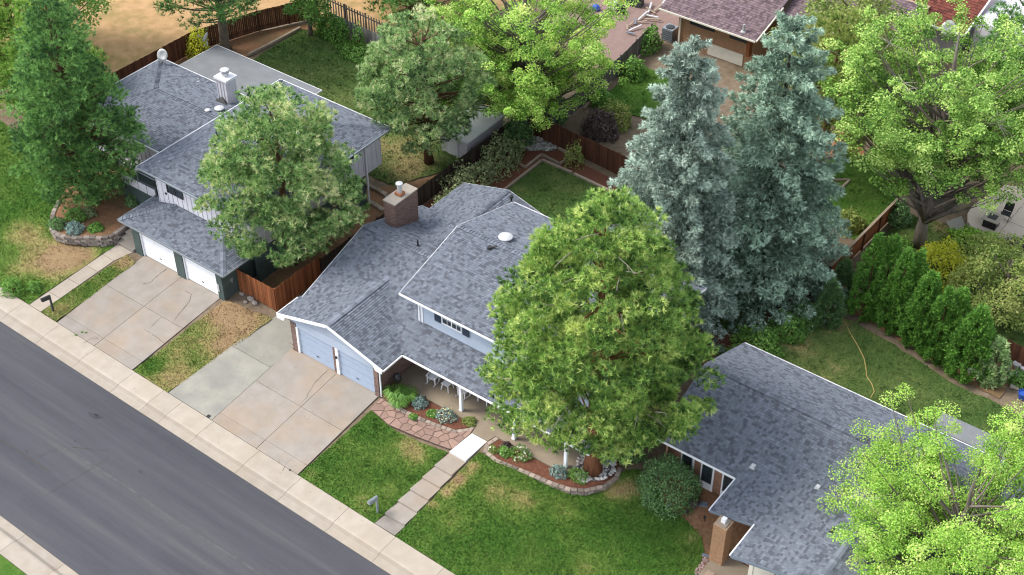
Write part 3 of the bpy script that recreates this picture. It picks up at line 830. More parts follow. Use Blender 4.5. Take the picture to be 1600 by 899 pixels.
# ------------------------------------------------------------------ the ground, the road and the pavements
gm = MB()
xs = [-700, -300, -120] + [x * 1.0 for x in range(-80, 71)] + [120, 300, 700]; ys = [-700, -200, -60] + [y * 1.0 for y in range(-32, 22)] + list(range(22, 121, 6)) + [300, 800]
idx = {}
for i, x in enumerate(xs):
    for j, y in enumerate(ys):
        z = -.09 if y < back_of_walk(x) + .9 else ground(x, y) - .05
        idx[i, j] = len(gm.v); gm.v.append((x, y, z))
for i in range(len(xs) - 1):
    for j in range(len(ys) - 1): gm.f.append((idx[i, j], idx[i + 1, j], idx[i + 1, j + 1], idx[i, j + 1])); gm.t.append(1.0)
obj('ground', gm, 'soil', kind='structure')

rm = MB()
for k in range(-45, 40):
    x0, x1 = k * 2.0, k * 2.0 + 2
    for a, b, za, zb in ((0, .33, 0, .07), (.33, .66, .07, .07), (.66, 1, .07, 0)):
        L = lambda x, t: far_kerb(x) + .02 + (kerb_line(x) - far_kerb(x) - .04) * t
        rm.poly([(x0, L(x0, a), za), (x1, L(x1, a), za), (x1, L(x1, b), zb), (x0, L(x0, b), zb)])
obj('road', rm, 'asphalt', kind='structure')
road_z = lambda x, y: .07 * min(1, max(0, min((y - far_kerb(x)), (kerb_line(x) - y)) / 3.2)) + .004
def road_mark(pts, material):
    mb = sheet(wavy(pts, .10, .3, len(pts)), .6, .004, road_z); o = obj('road_stain', mb, material); o['kind'] = 'structure'
for c, w in (((118, 690), .05), ((22, 703), .05), ((151, 649), .07), ((220, 738), .07), ((42, 706), .06)):
    if w:
        q = at(*c, .06); road_mark([(q.x + w * 2 * math.cos(a) * rnd.uniform(.7, 1.3), q.y + w * math.sin(a)) for a in [i * math.pi / 4 for i in range(8)]], 'asphalt_dark')
road_mark(xy([(138, 644), (150, 646), (162, 653), (150, 655), (140, 651)], .05), 'asphalt_dark')
# the seam down the middle of the road and its cross cracks
RC = bpy.data.objects.new('road_crack', None); COL.objects.link(RC); RC['kind'] = 'structure'
for pts, w in ((xy([(0, 688), (45, 715), (80, 738)], .06), .03), (xy([(60, 715), (100, 698), (170, 705)], .06), .015), (xy([(70, 775), (105, 755), (145, 732), (170, 715)], .06), .02)):
    crack(RC, pts, road_z, w)
seam = MB()
S = xy([(80, 690), (140, 725), (200, 762), (260, 806), (320, 843), (400, 893), (440, 918)], .06)
for a, b in zip(S, S[1:]):
    n = 6
    for i in range(n):
        p0 = [a[k] + (b[k] - a[k]) * i / n for k in (0, 1)]; p1 = [a[k] + (b[k] - a[k]) * (i + 1) / n for k in (0, 1)]; w = rnd.uniform(.05, .08)
        seam.poly([(p0[0], p0[1] - w, road_z(*p0) + .003), (p1[0], p1[1] - w, road_z(*p1) + .003), (p1[0], p1[1] + w, road_z(*p1) + .003), (p0[0], p0[1] + w, road_z(*p0) + .003)])
obj('road_seam', seam, 'asphalt_pale', kind='structure')

def pavement(name, line, back, sgn, joints, skip=()):
    E = bpy.data.objects.new(name, None); COL.objects.link(E); E['kind'] = 'structure'
    for x0, x1 in zip(joints, joints[1:]):
        mb = MB(); rows = []; t = rnd.uniform(.93, 1.06); n = 3
        for k in range(n + 1):
            x = x0 + .009 + (x1 - x0 - .018) * k / n
            a, b = line(x), back(x); W = abs(b - a)
            rows.append([(x, a + sgn * d, z) for d, z in ((0, -.06), (0, .016), (.40, .03), (.47, .036), (.66, .115), (.78, .14), (W - .012, .156), (W - .012, -.06))])
        m = len(rows[0])
        for r0, r1 in zip(rows, rows[1:]):
            for i in range(m - 1):
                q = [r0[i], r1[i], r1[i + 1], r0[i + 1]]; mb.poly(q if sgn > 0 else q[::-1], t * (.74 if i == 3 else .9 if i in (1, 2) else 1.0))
        for r in (rows[0], rows[-1]): mb.poly(r, t)
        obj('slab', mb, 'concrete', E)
    return E
J = [-25.18 + 3.36 * k for k in range(-12, 3)] + [-16.0, -14.45, -11.95, -8.35, -5.16, -1.75, 1.46] + [1.46 + 3.2 * k for k in range(1, 13)]
pavement('near_pavement', kerb_line, back_of_walk, 1, sorted(set(round(j, 2) for j in J)))
pavement('far_pavement', far_kerb, lambda x: far_kerb(x) - 1.62, -1, [-48 + 3.1 * k for k in range(30)])

# lawns ---------------------------------------------------------------------
B = back_of_walk
lawn('front_lawn', wavy([(-5.42, B(-5.4) + .01), (-.03, B(0) + .01), (.18, 2.5), (.3, 5.65), (-1.0, 5.42), (-2.4, 5.3), (-3.8, 5.38), (-5.15, 5.7)], .03, .4, 1), 'lawn', 'blade',
     [(-.9, 4.6, 1.0, .55), (-2.0, 5.0, .8, .3), (-2.6, 3.4, .9, .22), (-4.9, .6, .5, .3), (-.6, 2.0, .6, .25), (-1.3, .7, 1.2, .25), (-4.6, 4.6, 1.0, -.1)], .10, .3, .015, 420, .09)
lawn('front_lawn', wavy([(1.42, B(1.4) + .01), (26, B(26) + .01), (26, 6.3), (15.1, 6.6), (14.8, 8.0), (14.2, 8.8), (13.0, 9.25), (11.8, 9.3), (10.6, 10.2), (9.2, 10.6), (8.7, 10.2), (8.62, 9.5), (8.3, 8.3), (7.2, 7.45), (5.5, 7.15), (3.8, 6.75), (2.2, 6.6), (1.75, 6.6), (1.62, 5.0)], .04, .4, 2), 'lawn', 'blade',
     [(1.9, 4.6, .55, .95), (1.9, 3.6, .5, .8), (1.75, 2.6, .4, .6), (2.0, 5.6, .5, .6), (4.2, 5.0, 1.3, .38), (5.6, 5.3, 1.0, .4), (3.0, 2.4, 1.0, .3), (7.5, 6.2, .9, .35), (9.0, 8.8, .9, .75), (9.8, 9.6, .8, .5), (10.5, 4.0, 1.2, .25), (13.8, 8.5, .6, .4), (8.0, 1.5, 1.5, .22), (6.0, 2.5, 1.2, -.12), (12, 6, 2.0, -.1)], .10, .3, .015, 380, .10)
lawn('verge', wavy([(-18.62, B(-18.6) + .01), (-15.72, B(-15.7) + .01), (-14.95, 5.2), (-14.85, 7.9), (-18.3, 7.5)], .05, .4, 3), 'lawn', 'blade',
     [(-18.1, 1.2, .8, -.45), (-17.2, 2.4, 1.0, .1), (-17.0, 4.2, .9, .05), (-16.2, 6.6, 1.6, .75), (-17.9, 6.9, 1.2, .8), (-15.6, 4.6, 1.0, .45), (-16.1, 1.4, 1.0, .3)], .48, .3, .015, 420, .09)
lawn('verge', wavy([(-27.02, B(-27) + .01), (-25.62, B(-25.6) + .01), (-25.5, 3.5), (-25.45, 6.7), (-26.5, 6.9), (-26.75, 3.5)], .05, .4, 4), 'lawn', 'blade',
     [(-26.2, 1.2, .8, .25), (-26.1, 3.4, .8, -.05), (-26.0, 6.3, .8, .65)], .33, .3, .015, 480, .09)
lawn('front_lawn', wavy([(-62, B(-62) + .01), (-28.2, B(-28.2) + .01), (-28.05, 3.5), (-27.75, 7.1), (-28.3, 6.7), (-29.2, 5.85), (-31.2, 5.55), (-33.0, 6.3), (-34.2, 7.6), (-35.2, 9.4), (-37, 10.9), (-62, 13)], .05, .5, 5), 'lawn', 'blade',
     [(-29.2, 3.8, 1.7, .75), (-30.4, 5.0, 1.6, .75), (-28.6, 5.4, 1.3, .55), (-31.2, 2.6, 1.6, .5), (-33, 4.6, 1.6, .45), (-30.4, 1.2, 1.0, -.05), (-35.5, 6.8, 2.2, -.1), (-36, 9.5, 2.5, -.15), (-34.4, 4.4, 1.4, .3)], .12, .35, .015, 260, .09)
lawn('far_lawn', [(-50, far_kerb(-50) - 1.63), (30, far_kerb(30) - 1.63), (30, -30), (-50, -30)], 'lawn', 'blade', [], .1, 2.0, .0, 0, zf=lambda x, y: .12)
lawn('back_lawn', wavy([(-36.2, 25.6), (-26.4, 25.6), (-26.4, 22.2), (-17.2, 22.2), (-17.0, 23.4), (-15.0, 27.3), (-15, 31.5), (-20, 34.2), (-34.8, 34.8), (-36.7, 33.6), (-36.6, 29)], .1, .6, 6), 'lawn_dull', 'blade_dull',
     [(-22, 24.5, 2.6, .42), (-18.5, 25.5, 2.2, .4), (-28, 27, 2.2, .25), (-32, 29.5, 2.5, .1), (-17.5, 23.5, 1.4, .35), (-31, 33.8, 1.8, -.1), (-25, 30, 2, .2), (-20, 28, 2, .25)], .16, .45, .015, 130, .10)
lawn('back_lawn', wavy([(-11.2, 22.6), (-11.25, 30.55), (-6.2, 30.35), (4, 30.3), (9, 30), (8, 23), (4, 21.5), (-4.4, 20.5), (-4.4, 22.5)], .05, .6, 7), 'lawn_dull', 'blade_dull',
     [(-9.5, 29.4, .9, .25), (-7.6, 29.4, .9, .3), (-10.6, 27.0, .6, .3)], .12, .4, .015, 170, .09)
lawn('back_lawn', wavy([(11.0, 27.6), (13.1, 28.1), (15.2, 27.7), (17.6, 27.2), (19.8, 26.6), (22.5, 26.6), (28, 26), (28, 20.2), (10.6, 20.2), (9.9, 22.3), (10.7, 25.3)], .1, .6, 8), 'lawn_dull', 'blade_dull',
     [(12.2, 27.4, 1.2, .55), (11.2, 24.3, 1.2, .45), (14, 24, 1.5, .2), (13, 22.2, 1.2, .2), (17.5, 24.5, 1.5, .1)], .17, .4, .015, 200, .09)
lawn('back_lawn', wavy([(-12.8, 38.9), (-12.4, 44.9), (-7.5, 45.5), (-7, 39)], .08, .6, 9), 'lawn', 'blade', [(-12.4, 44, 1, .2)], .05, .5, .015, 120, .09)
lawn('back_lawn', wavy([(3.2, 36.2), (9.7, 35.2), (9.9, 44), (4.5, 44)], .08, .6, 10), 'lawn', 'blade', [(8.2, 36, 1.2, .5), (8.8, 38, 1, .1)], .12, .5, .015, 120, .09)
lawn('back_lawn', wavy([(11.2, 31.2), (26, 31), (30, 38), (16, 39.8), (13.3, 40.2), (10.8, 39.5)], .1, .6, 12), 'lawn_dull', 'blade_dull', [(12.6, 36.2, 1.5, .4), (13.4, 39.8, .8, .5), (11.6, 34.6, 1.2, .3)], .2, .5, .015, 130, .09)

# beds and bare ground --------------------------------------------------------
patch('dry_field', wavy([(-75, 17), (-41.3, 17.5), (-41.1, 27), (-39.2, 33), (-36.2, 36.4), (-27, 35.5), (-25, 60), (-75, 70)], .1, 1.5, 20), 'tan_field', .006, 2.5)
patch('wood_chip_bed', wavy([(-40.9, 21), (-37.3, 21), (-37.2, 28.7), (-36.9, 33.6), (-34, 35.2), (-36, 36), (-39.2, 31.5), (-40.9, 26.4)], .05, 1, 21), 'needle_litter', .006, 1.0)
patch('wood_chip_bed', wavy([(-19.4, 19.9), (-18.5, 21.3), (-16.9, 23.3), (-15.1, 27.1), (-14.8, 27.1), (-14.75, 15.5), (-17.4, 15.5), (-17.4, 19.7)], .08, .7, 22), 'wood_chips', .012, .6)
patch('side_yard', [(-17.55, 9.0), (-14.95, 8.7), (-14.8, 15.5), (-17.5, 15.5)], 'needle_litter', .008, 1.0)
patch('side_path', [(-14.6, 8.4), (-12.0, 8.6), (-12.0, 20), (-14.6, 20)], 'concrete_pad', .008, 1.0)
patch('mulch_bed', wavy([(-14.6, 20), (-11.3, 22.4), (-11.3, 30.7), (9.6, 30.4), (9.8, 31.3), (-6.5, 31.6), (-13.5, 32.4), (-14.6, 31.6)], .05, .8, 23), 'mulch', .006, .7)
patch('mulch_bed', wavy([(6.6, 19), (9.6, 20.4), (10.4, 23), (10.9, 27), (11.2, 30), (7, 30), (3, 24), (4, 20.8)], .08, .8, 24), 'mulch', .010, .7)
patch('mulch_bed', wavy([(11.0, 28.2), (13.2, 28.7), (15.3, 28.3), (17.7, 27.8), (19.9, 27.1), (22.4, 27.0), (22.3, 30.0), (11.2, 30.4)], .1, .5, 25), 'needle_litter', .008, .6)
patch('mulch_bed', wavy([(-14.5, 31.9), (-13.9, 33.2), (-12.9, 38.7), (-7, 38.4), (-6, 32.2), (-10, 32.3)], .06, .8, 26), 'soil', .006, 1.0)
patch('gravel_bed', wavy(xy([(800, 228), (830, 214), (842, 216), (872, 231), (866, 236), (825, 236)], 1.0), .06, .4, 27), 'gravel_bed', .014, .5)
patch('paved_yard', [(-22, 44), (-13.3, 44), (-13.6, 60), (-22, 60)], 'paver', .006, 2)
patch('deck_yard', wavy(xy([(1278, 222), (1310, 203), (1345, 215), (1350, 240), (1330, 262), (1290, 240)], 1.0), .05, .5, 28), 'terracotta', .012, 1)

# ------------------------------------------------------------------ driveways, walks, steps
def struct(name):
    o = bpy.data.objects.new(name, None); COL.objects.link(o); o['kind'] = 'structure'; return o
drive_z = lambda top, y1: (lambda x, y: .16 + (top - .16) * min(1, max(0, (y - back_of_walk(x)) / (y1 - back_of_walk(x)))))
D1 = struct('driveway'); dz = drive_z(.77, 7.3)
for (x0, x1) in ((-25.5, -22.08), (-22.08, -18.72)):
    for (y0, y1) in ((None, 1.1), (1.1, 4.3), (4.3, 7.55)):
        slab(D1, 'slab', [(x0, y0 if y0 is not None else B(x0) + .01), (x1, y0 if y0 is not None else B(x1) + .01), (x1, y1), (x0, y1)], dz, 'concrete_drive', tone=rnd.uniform(.95, 1.07))
for pts in ([(290, 458), (300, 464), (296, 475), (284, 488), (272, 502)], [(224, 512), (235, 518), (248, 528), (257, 535)], [(233, 512), (243, 503), (252, 496)], [(130, 529), (140, 523), (152, 524), (146, 520)], [(262, 425), (244, 437), (235, 445), (224, 446)]):
    crack(D1, xy(pts, .5), dz, .022)
for pts in ([(128, 517), (137, 512)], [(118, 521), (126, 514)], [(134, 518), (142, 524)]):
    q = xy(pts, .3); mb = MB(); mb.obox((q[0][0], q[0][1], dz(*q[0]) + .003), (.16, .12, .02), .5, taper=.6); obj('weed_tuft', mb, 'lawn', D1)
D2 = struct('driveway'); dz2 = drive_z(.79, 6.6)
for (x0, x1) in ((-12.1, -8.6), (-8.6, -5.48)):
    for (y0, y1) in ((None, .85), (.85, 3.7), (3.7, 6.68)):
        slab(D2, 'slab', [(x0, y0 if y0 is not None else B(x0) + .01), (x1, y0 if y0 is not None else B(x1) + .01), (x1, y1), (x0, y1)], dz2, 'concrete_drive', tone=rnd.uniform(.98, 1.06))
slab(D2, 'slab', [(-15.66, B(-15.6) + .01), (-12.1, B(-12.1) + .01), (-12.1, 4.9), (-15.2, 4.9)], dz2, 'concrete_pad')
slab(D2, 'slab', [(-15.2, 4.9), (-12.1, 4.9), (-12.1, 9.0), (-14.8, 9.0)], dz2, 'concrete_pad', tone=.92)
for pts in ([(516, 580), (503, 590), (492, 600), (484, 612), (478, 622), (470, 628)], [(440, 727), (446, 716), (453, 711)]):
    crack(D2, xy(pts, .6), dz2, .018)
mb = MB(); q = at(326, 650, .2); mb.obox((q.x, q.y, dz2(q.x, q.y) + .003), (.22, .2, .012)); obj('drain_cover', mb, 'dark_metal', D2)
mb = MB(); q = at(453, 734, .2); mb.lathe([(.06, 0), (.06, .015)], (q.x, q.y, dz2(q.x, q.y) + .003), 8); obj('drain_cover', mb, 'dark_metal', D2)

W1 = struct('entry_walk')
ys_ = [.0, .75, 1.72, 2.62, 3.55, 4.5, 5.65, 7.45]; zs_ = [.17, .31, .45, .59, .72, .85, .97]
for k in range(7):
    y0, y1 = ys_[k] + (.015 if k == 0 else 0), ys_[k + 1]
    L = lambda y: .0 + .075 * y; R_ = lambda y: 1.38 + .03 * y
    slab(W1, 'step' if 0 < k < 6 else 'slab', [(L(y0), y0), (R_(y0), y0), (R_(y1), y1), (L(y1), y1)], zs_[k], 'concrete_new' if k == 6 else 'concrete_drive', th=.3, gap=.006, tone=[.92, 1.1, 1.1, 1.08, 1.1, 1.1, 1][k])
slab(W1, 'landing', [(.55, 7.46), (1.62, 7.46), (1.75, 8.06), (.4, 8.06)], .985, 'concrete_porch', th=.3)
W2 = struct('side_walk'); wz = drive_z(.74, 7.2)
for y0, y1 in ((None, 1.9), (1.9, 3.35), (3.35, 4.8), (4.8, 6.05), (6.05, 7.25)):
    L = lambda y: -28.16 + .055 * y; R_ = lambda y: -27.06 + .05 * y + (.35 if y > 6.5 else 0)
    a = y0 if y0 is not None else B(-27.6) + .01
    slab(W2, 'slab', [(L(a), a), (R_(a), a), (R_(y1), y1), (L(y1), y1)], wz, 'concrete', tone=rnd.uniform(.8, .95))
S2 = struct('entry_steps')
for k in range(5):
    slab(S2, 'step', [(-27.8, 7.27 + .38 * k), (-26.3, 7.27 + .38 * k), (-26.3, 7.27 + .38 * (k + 1)), (-27.8, 7.27 + .38 * (k + 1))], .9 + .17 * k, 'concrete_drive', th=.5, gap=.003, tone=.85)

# flagstone path
FP = wavy(xy([(579, 638), (596, 622), (619, 638), (648, 652), (680, 665), (710, 674), (741, 671)], .85) + [(.5, 7.3), (.44, 5.9)] + xy([(701, 703), (685, 697), (648, 682), (608, 664)], .85), .02, 5, 1)
fpz = lambda x, y: .80 + .15 * (x + 5.3) / 5.8
PT = struct('flagstone_path')
obj('joint', sheet(FP, .5, -.01, fpz), 'flag_joint', PT)
sites = []
r5 = random.Random(5)
for _ in range(4000):
    q = (r5.uniform(-5.4, .6), r5.uniform(5.2, 7.5))
    if inside(FP, *q) and all((q[0] - s[0]) ** 2 + (q[1] - s[1]) ** 2 > (.26 + .2 * abs(math.sin(7 * s[0] + 5 * s[1]))) ** 2 for s in sites): sites.append(q)
for s in sites:
    c = FP if area(FP) > 0 else FP[::-1]
    for o in sites:
        dx, dy = o[0] - s[0], o[1] - s[1]; d2 = dx * dx + dy * dy
        if o is s or d2 > 4: continue
        c = clip(c, dx, dy, (o[0] ** 2 + o[1] ** 2 - s[0] ** 2 - s[1] ** 2) / 2 - .022 * math.sqrt(d2))
        if len(c) < 3: break
    if len(c) < 3 or abs(area(c)) < .02: continue
    mb = MB(); h = rnd.uniform(.016, .03); mb.prism(c, lambda x, y: fpz(x, y) - .02, lambda x, y: fpz(x, y) + h, rnd.uniform(.85, 1.18))
    obj('flagstone', mb, 'flagstone', PT)

# ------------------------------------------------------------------ small house pieces
def wall_part(house, name, x0, y0, x1, y1, z0, z1, material, th=.12):
    mb = MB(); mb.box(min(x0, x1) - (th / 2 if x0 == x1 else 0), min(y0, y1) - (th / 2 if y0 == y1 else 0), z0, max(x0, x1) + (th / 2 if x0 == x1 else 0), max(y0, y1) + (th / 2 if y0 == y1 else 0), z1)
    return obj(name, mb, material, house)

def box_part(house, name, b, material, **k):
    mb = MB(); mb.box(*b); return obj(name, mb, material, house, **k)

def gable_wall(house, name, axis, c, a0, a1, z0, ze, zr, material, th=.1):
    m = (a0 + a1) / 2; pts = [(a0, z0), (a1, z0), (a1, ze), (m, zr), (a0, ze)]; V = []
    for o in (-th / 2, th / 2): V += [((c + o, a, z) if axis == 'x' else (a, c + o, z)) for a, z in pts]
    mb = MB(); mb.add(V, [[4, 3, 2, 1, 0], [5, 6, 7, 8, 9]] + [(i, (i + 1) % 5, 5 + (i + 1) % 5, 5 + i) for i in range(5)]); return obj(name, mb, material, house)

def garage_door(house, x0, x1, y, z0, z1, material, rows=4, cols=0):
    d = box_part(house, 'garage_door', (x0, y + .02, z0, x1, y + .06, z1), material)
    h = (z1 - z0) / rows
    for k in range(rows):
        mb = MB(); za, zb = z0 + k * h + .008, z0 + (k + 1) * h - .008
        mb.box(x0 + .01, y - .02, za + .006, x1 - .01, y + .0, zb - .006); mb.box(x0 + .01, y - .0, za, x1 - .01, y + .022, zb)
        obj('panel', mb, material, d)
    mb = MB(); mb.box(x0 + .01, y - .02, z0 - .003, x1 - .01, y + .01, z0 + .012); obj('seal', mb, 'black_plastic', d)
    mb = MB(); m = (x0 + x1) / 2; mb.box(m - .09, y - .05, z0 + .38, m + .09, y - .013, z0 + .42); obj('handle', mb, 'dark_metal', d)
    return d

def window_y(house, x0, x1, y, z0, z1, frame='white_paint', glass='glass', cols=2, rows=1, w=.06, out=.05, muntin=0):
    """window in a wall facing the street"""
    f = MB(); f.box(x0, y - out, z0, x1, y + .05, z0 + w); f.box(x0, y - out, z1 - w, x1, y + .05, z1); f.box(x0, y - out, z0 + w, x0 + w, y + .05, z1 - w); f.box(x1 - w, y - out, z0 + w, x1, y + .05, z1 - w)
    F = obj('window', f, frame, house)
    for i in range(cols):
        a, b = x0 + w + (x1 - x0 - 2 * w) * i / cols, x0 + w + (x1 - x0 - 2 * w) * (i + 1) / cols
        mb = MB(); mb.box(a + .004, y - .01, z0 + w + .002, b - .004, y + .0, z1 - w - .002); obj('pane', mb, glass, F)
        if i: mb = MB(); mb.box(a - .03, y - out + .01, z0 + w, a + .03, y - .012, z1 - w); obj('mullion', mb, frame, F)
        for k in range(muntin):
            t = a + (b - a) * (k + 1) / (muntin + 1); mb = MB(); mb.box(t - .012, y - .03, z0 + w, t + .012, y - .012, z1 - w); obj('muntin', mb, frame, F)
        if muntin: mb = MB(); t = (z0 + z1) / 2; mb.box(a + .03, y - .028, t - .012, b - .03, y - .013, t + .012); obj('muntin', mb, frame, F)
    return F

def window_x(house, x, y0, y1, z0, z1, frame='white_paint', glass='glass', cols=2, w=.06, out=.05):
    f = MB(); f.box(x - .05, y0, z0, x + out, y1, z0 + w); f.box(x - .05, y0, z1 - w, x + out, y1, z1); f.box(x - .05, y0, z0 + w, x + out, y0 + w, z1 - w); f.box(x - .05, y1 - w, z0 + w, x + out, y1, z1 - w)
    F = obj('window', f, frame, house)
    for i in range(cols):
        a, b = y0 + w + (y1 - y0 - 2 * w) * i / cols, y0 + w + (y1 - y0 - 2 * w) * (i + 1) / cols
        mb = MB(); mb.box(x, a + .004, z0 + w + .002, x + .012, b - .004, z1 - w - .002); obj('pane', mb, glass, F)
        if i: mb = MB(); mb.box(x + .013, a - .025, z0 + w, x + out - .01, a + .025, z1 - w); obj('mullion', mb, frame, F)
    return F

def lap_siding(house, x0, x1, y, z0, z1, material, step=.2, out=-1):
    mb = MB(); z = z0
    while z < z1 - .02:
        a = min(z1, z + step); mb.add([(x0, y + out * .035, z), (x1, y + out * .035, z), (x1, y + out * .008, a), (x0, y + out * .008, a), (x0, y, z), (x1, y, z)], [(0, 1, 2, 3), (4, 5, 1, 0)]); z = a
    return obj('lap_siding', mb, material, house)

def battens(house, axis, c, a0, a1, z0, z1, material, step=.41, out=1, w=.05):
    n = int((a1 - a0) / step)
    for i in range(n + 1):
        a = a0 + (a1 - a0) * i / n; mb = MB()
        if axis == 'x': mb.box(min(c, c + out * .035), a - w / 2, z0, max(c, c + out * .035), a + w / 2, z1)
        else: mb.box(a - w / 2, min(c, c + out * .035), z0, a + w / 2, max(c, c + out * .035), z1)
        obj('batten', mb, material, house)

def downspout(house, pts, material='white_paint', w=.085):
    mb = MB()
    for a, b in zip(pts, pts[1:]): mb.bar(a, b, w, w * .8)
    return obj('downspout', mb, material, house)

def round_vent(R, c, r, h, material='vent_grey'):
    mb = MB(); mb.lathe([(r * .55, -.12), (r * .55, h * .45), (r, h * .5), (r * .97, h * .75), (r * .6, h), (.02, h * 1.05)], c, 14); return obj('roof_vent', mb, material, R, smooth=False)

def pipe(R, c, r, h, material='dark_metal'):
    mb = MB(); mb.lathe([(r * 2.4, -.05), (r * 2.2, .03), (r * 1.1, .1), (r, h * .9), (r * .9, h)], c, 8); return obj('vent_pipe', mb, material, R)

# ------------------------------------------------------------------ the house in the middle: two storeys, porch, twin garage doors
H1 = thing('house', 'blue two-storey house with grey shingle roof, brick chimney and long front porch', 'house', (-3, 12, .8))
wall_part(H1, 'brick_wall', -5.5, 6.86, -5.5, 10.2, .75, 3.35, 'brick_brown')
wall_part(H1, 'brick_wall', -11.85, 6.86, -11.85, 19.0, .75, 3.5, 'brick_brown')
box_part(H1, 'brick_pier', (-11.95, 6.70, .75, -11.56, 6.86, 3.0), 'brick_brown')
box_part(H1, 'brick_pier', (-8.74, 6.70, .75, -8.56, 6.86, 2.74), 'brick_brown')
box_part(H1, 'brick_pier', (-5.72, 6.70, .75, -5.40, 6.86, 3.0), 'brick_brown')
mb = MB(); pts = [(-11.95, 2.75), (-5.4, 2.75), (-5.4, 3.43), (-8.76, 4.41), (-11.95, 3.48)]
mb.add([(x, 6.74, z) for x, z in pts] + [(x, 6.86, z) for x, z in pts], [[0, 1, 2, 3, 4], [9, 8, 7, 6, 5]] + [(i, i + 5, (i + 1) % 5 + 5, (i + 1) % 5) for i in range(5)])
obj('gable_panel', mb, 'blue_siding', H1)
lap_siding(H1, -11.5, -5.75, 6.739, 2.76, 3.34, 'blue_siding', .19)
garage_door(H1, -11.40, -8.76, 6.80, .80, 2.745, 'blue_door'); garage_door(H1, -8.34, -5.74, 6.80, .80, 2.745, 'blue_door')
for x0, x1 in ((-11.555, -11.405), (-8.555, -8.345)): box_part(H1, 'door_trim', (x0, 6.69, .80, x1, 6.83, 2.745), 'white_paint')
box_part(H1, 'garage_sill', (-11.56, 6.66, .66, -5.73, 6.9, .805), 'concrete_drive')
mb = MB(); mb.lathe([(.05, 0), (.07, .05), (.05, .16), (.02, .2)], (-8.45, 6.62, 2.05), 8); obj('wall_lamp', mb, 'dark_metal', H1)
mb = MB(); mb.lathe([(.09, 0), (.11, .1), (.05, .28), (.02, .32)], (-12.03, 6.9, 2.2), 8); obj('wall_lamp', mb, 'dark_metal', H1)
# porch
fl = thing_floor = MB(); fl.prism([(-5.42, 8.02), (6.55, 8.02), (6.55, 10.25), (-5.42, 10.25)], .6, 1.0); obj('porch_floor', fl, 'concrete_porch', H1)
wall_part(H1, 'brick_wall', -5.4, 10.32, 6.9, 10.32, .75, 3.95, 'brick_brown')
box_part(H1, 'plinth', (-5.42, 9.9, 1.003, -5.2, 10.25, 1.05), 'concrete_new')
for x in (-.95, 2.66, 6.05):
    mb = MB(); mb.box(x - .085, 8.36, 1.0, x + .085, 8.53, 3.28); mb.box(x - .11, 8.335, 1.0, x + .11, 8.555, 1.12); mb.box(x - .11, 8.335, 3.16, x + .11, 8.555, 3.277); obj('porch_column', mb, 'white_paint', H1)
box_part(H1, 'porch_beam', (-4.9, 8.34, 3.28, 7.3, 8.55, 3.32), 'white_paint')
mb = MB(); mb.box(-1.2, 10.2, 1.0, -.25, 10.25, 3.05); obj('front_door', mb, 'navy_paint', H1)
window_y(H1, 1.0, 3.2, 10.26, 1.6, 2.9, cols=2)
# upper storey
box_part(H1, 'upper_wall', (-5.1, 10.3, 3.6, 6.3, 19.6, 5.92), 'blue_siding')
lap_siding(H1, -5.08, 6.28, 10.299, 3.9, 5.9, 'blue_siding', .19)
box_part(H1, 'corner_board', (-5.16, 10.24, 3.75, -5.0, 10.33, 5.8), 'white_paint')
gable_wall(H1, 'gable_wall', 'x', 6.3, 9.95, 20.0, 5.85, 5.86, 7.24, 'blue_siding'); gable_wall(H1, 'gable_wall', 'x', -5.1, 9.95, 20.0, 5.85, 5.86, 7.24, 'blue_siding')
window_y(H1, -3.62, -2.22, 10.25, 4.72, 5.52, cols=2, muntin=1)
for x0, x1 in ((-4.12, -3.68), (-2.16, -1.72)):
    s = box_part(H1, 'shutter', (x0, 10.2, 4.68, x1, 10.245, 5.54), 'navy_paint')
    for k in range(6): box_part(s, 'louvre', (x0 + .05, 10.185, 4.74 + .13 * k, x1 - .05, 10.203, 4.80 + .13 * k), 'navy_paint')
window_y(H1, 1.9, 3.3, 10.25, 4.72, 5.52, cols=2, muntin=1)
# garden-side gable
gable_wall(H1, 'gable_wall', 'y', 21.85, -11.2, -5.0, 1.0, 3.7, 4.66, 'brick_brown'); wall_part(H1, 'brick_wall', -11.2, 18.4, -11.2, 21.8, .9, 3.75, 'brick_brown'); wall_part(H1, 'brick_wall', -5.0, 18.4, -5.0, 21.8, .9, 3.75, 'brick_brown')
s1, s2 = 5.17, 13.9
bz = lambda y: 3.3 + .325 * (y - 8.15)
planesM = [
    [(-12.5, 8.15, 3.3), (-5.0, 8.15, 3.3), (-5.0, 13.9, s1), (-12.5, 13.9, s1)],
    [(-5.0, 8.15, 3.3), (7.7, 8.15, 3.3), (7.7, 10.38, bz(10.38)), (-5.0, 10.38, bz(10.38))],
    [(-5.0, 19.2, 3.45), (-12.5, 19.2, 3.45), (-12.5, 13.9, s1), (-5.0, 13.9, s1)],
    [(-12.7, 8.35, 3.3), (-12.7, 6.5, 3.3), (-8.76, 6.5, 4.45), (-8.76, 11.85, 4.45)],
    [(-4.82, 6.5, 3.3), (-4.82, 8.35, 3.3), (-8.76, 11.85, 4.45), (-8.76, 6.5, 4.45)],
    [(-11.65, 22.3, 3.75), (-11.65, 17.6, 3.75), (-8.1, 14.9, 4.75), (-8.1, 22.3, 4.75)],
    [(-4.55, 17.6, 3.75), (-4.55, 22.3, 3.75), (-8.1, 22.3, 4.75), (-8.1, 14.9, 4.75)],
    [(-6.2, 9.8, 5.9), (7.1, 9.8, 5.9), (7.1, 15.0, 7.35), (-6.2, 15.0, 7.35)],
    [(7.1, 20.2, 5.9), (-6.2, 20.2, 5.9), (-6.2, 15.0, 7.35), (7.1, 15.0, 7.35)],
]
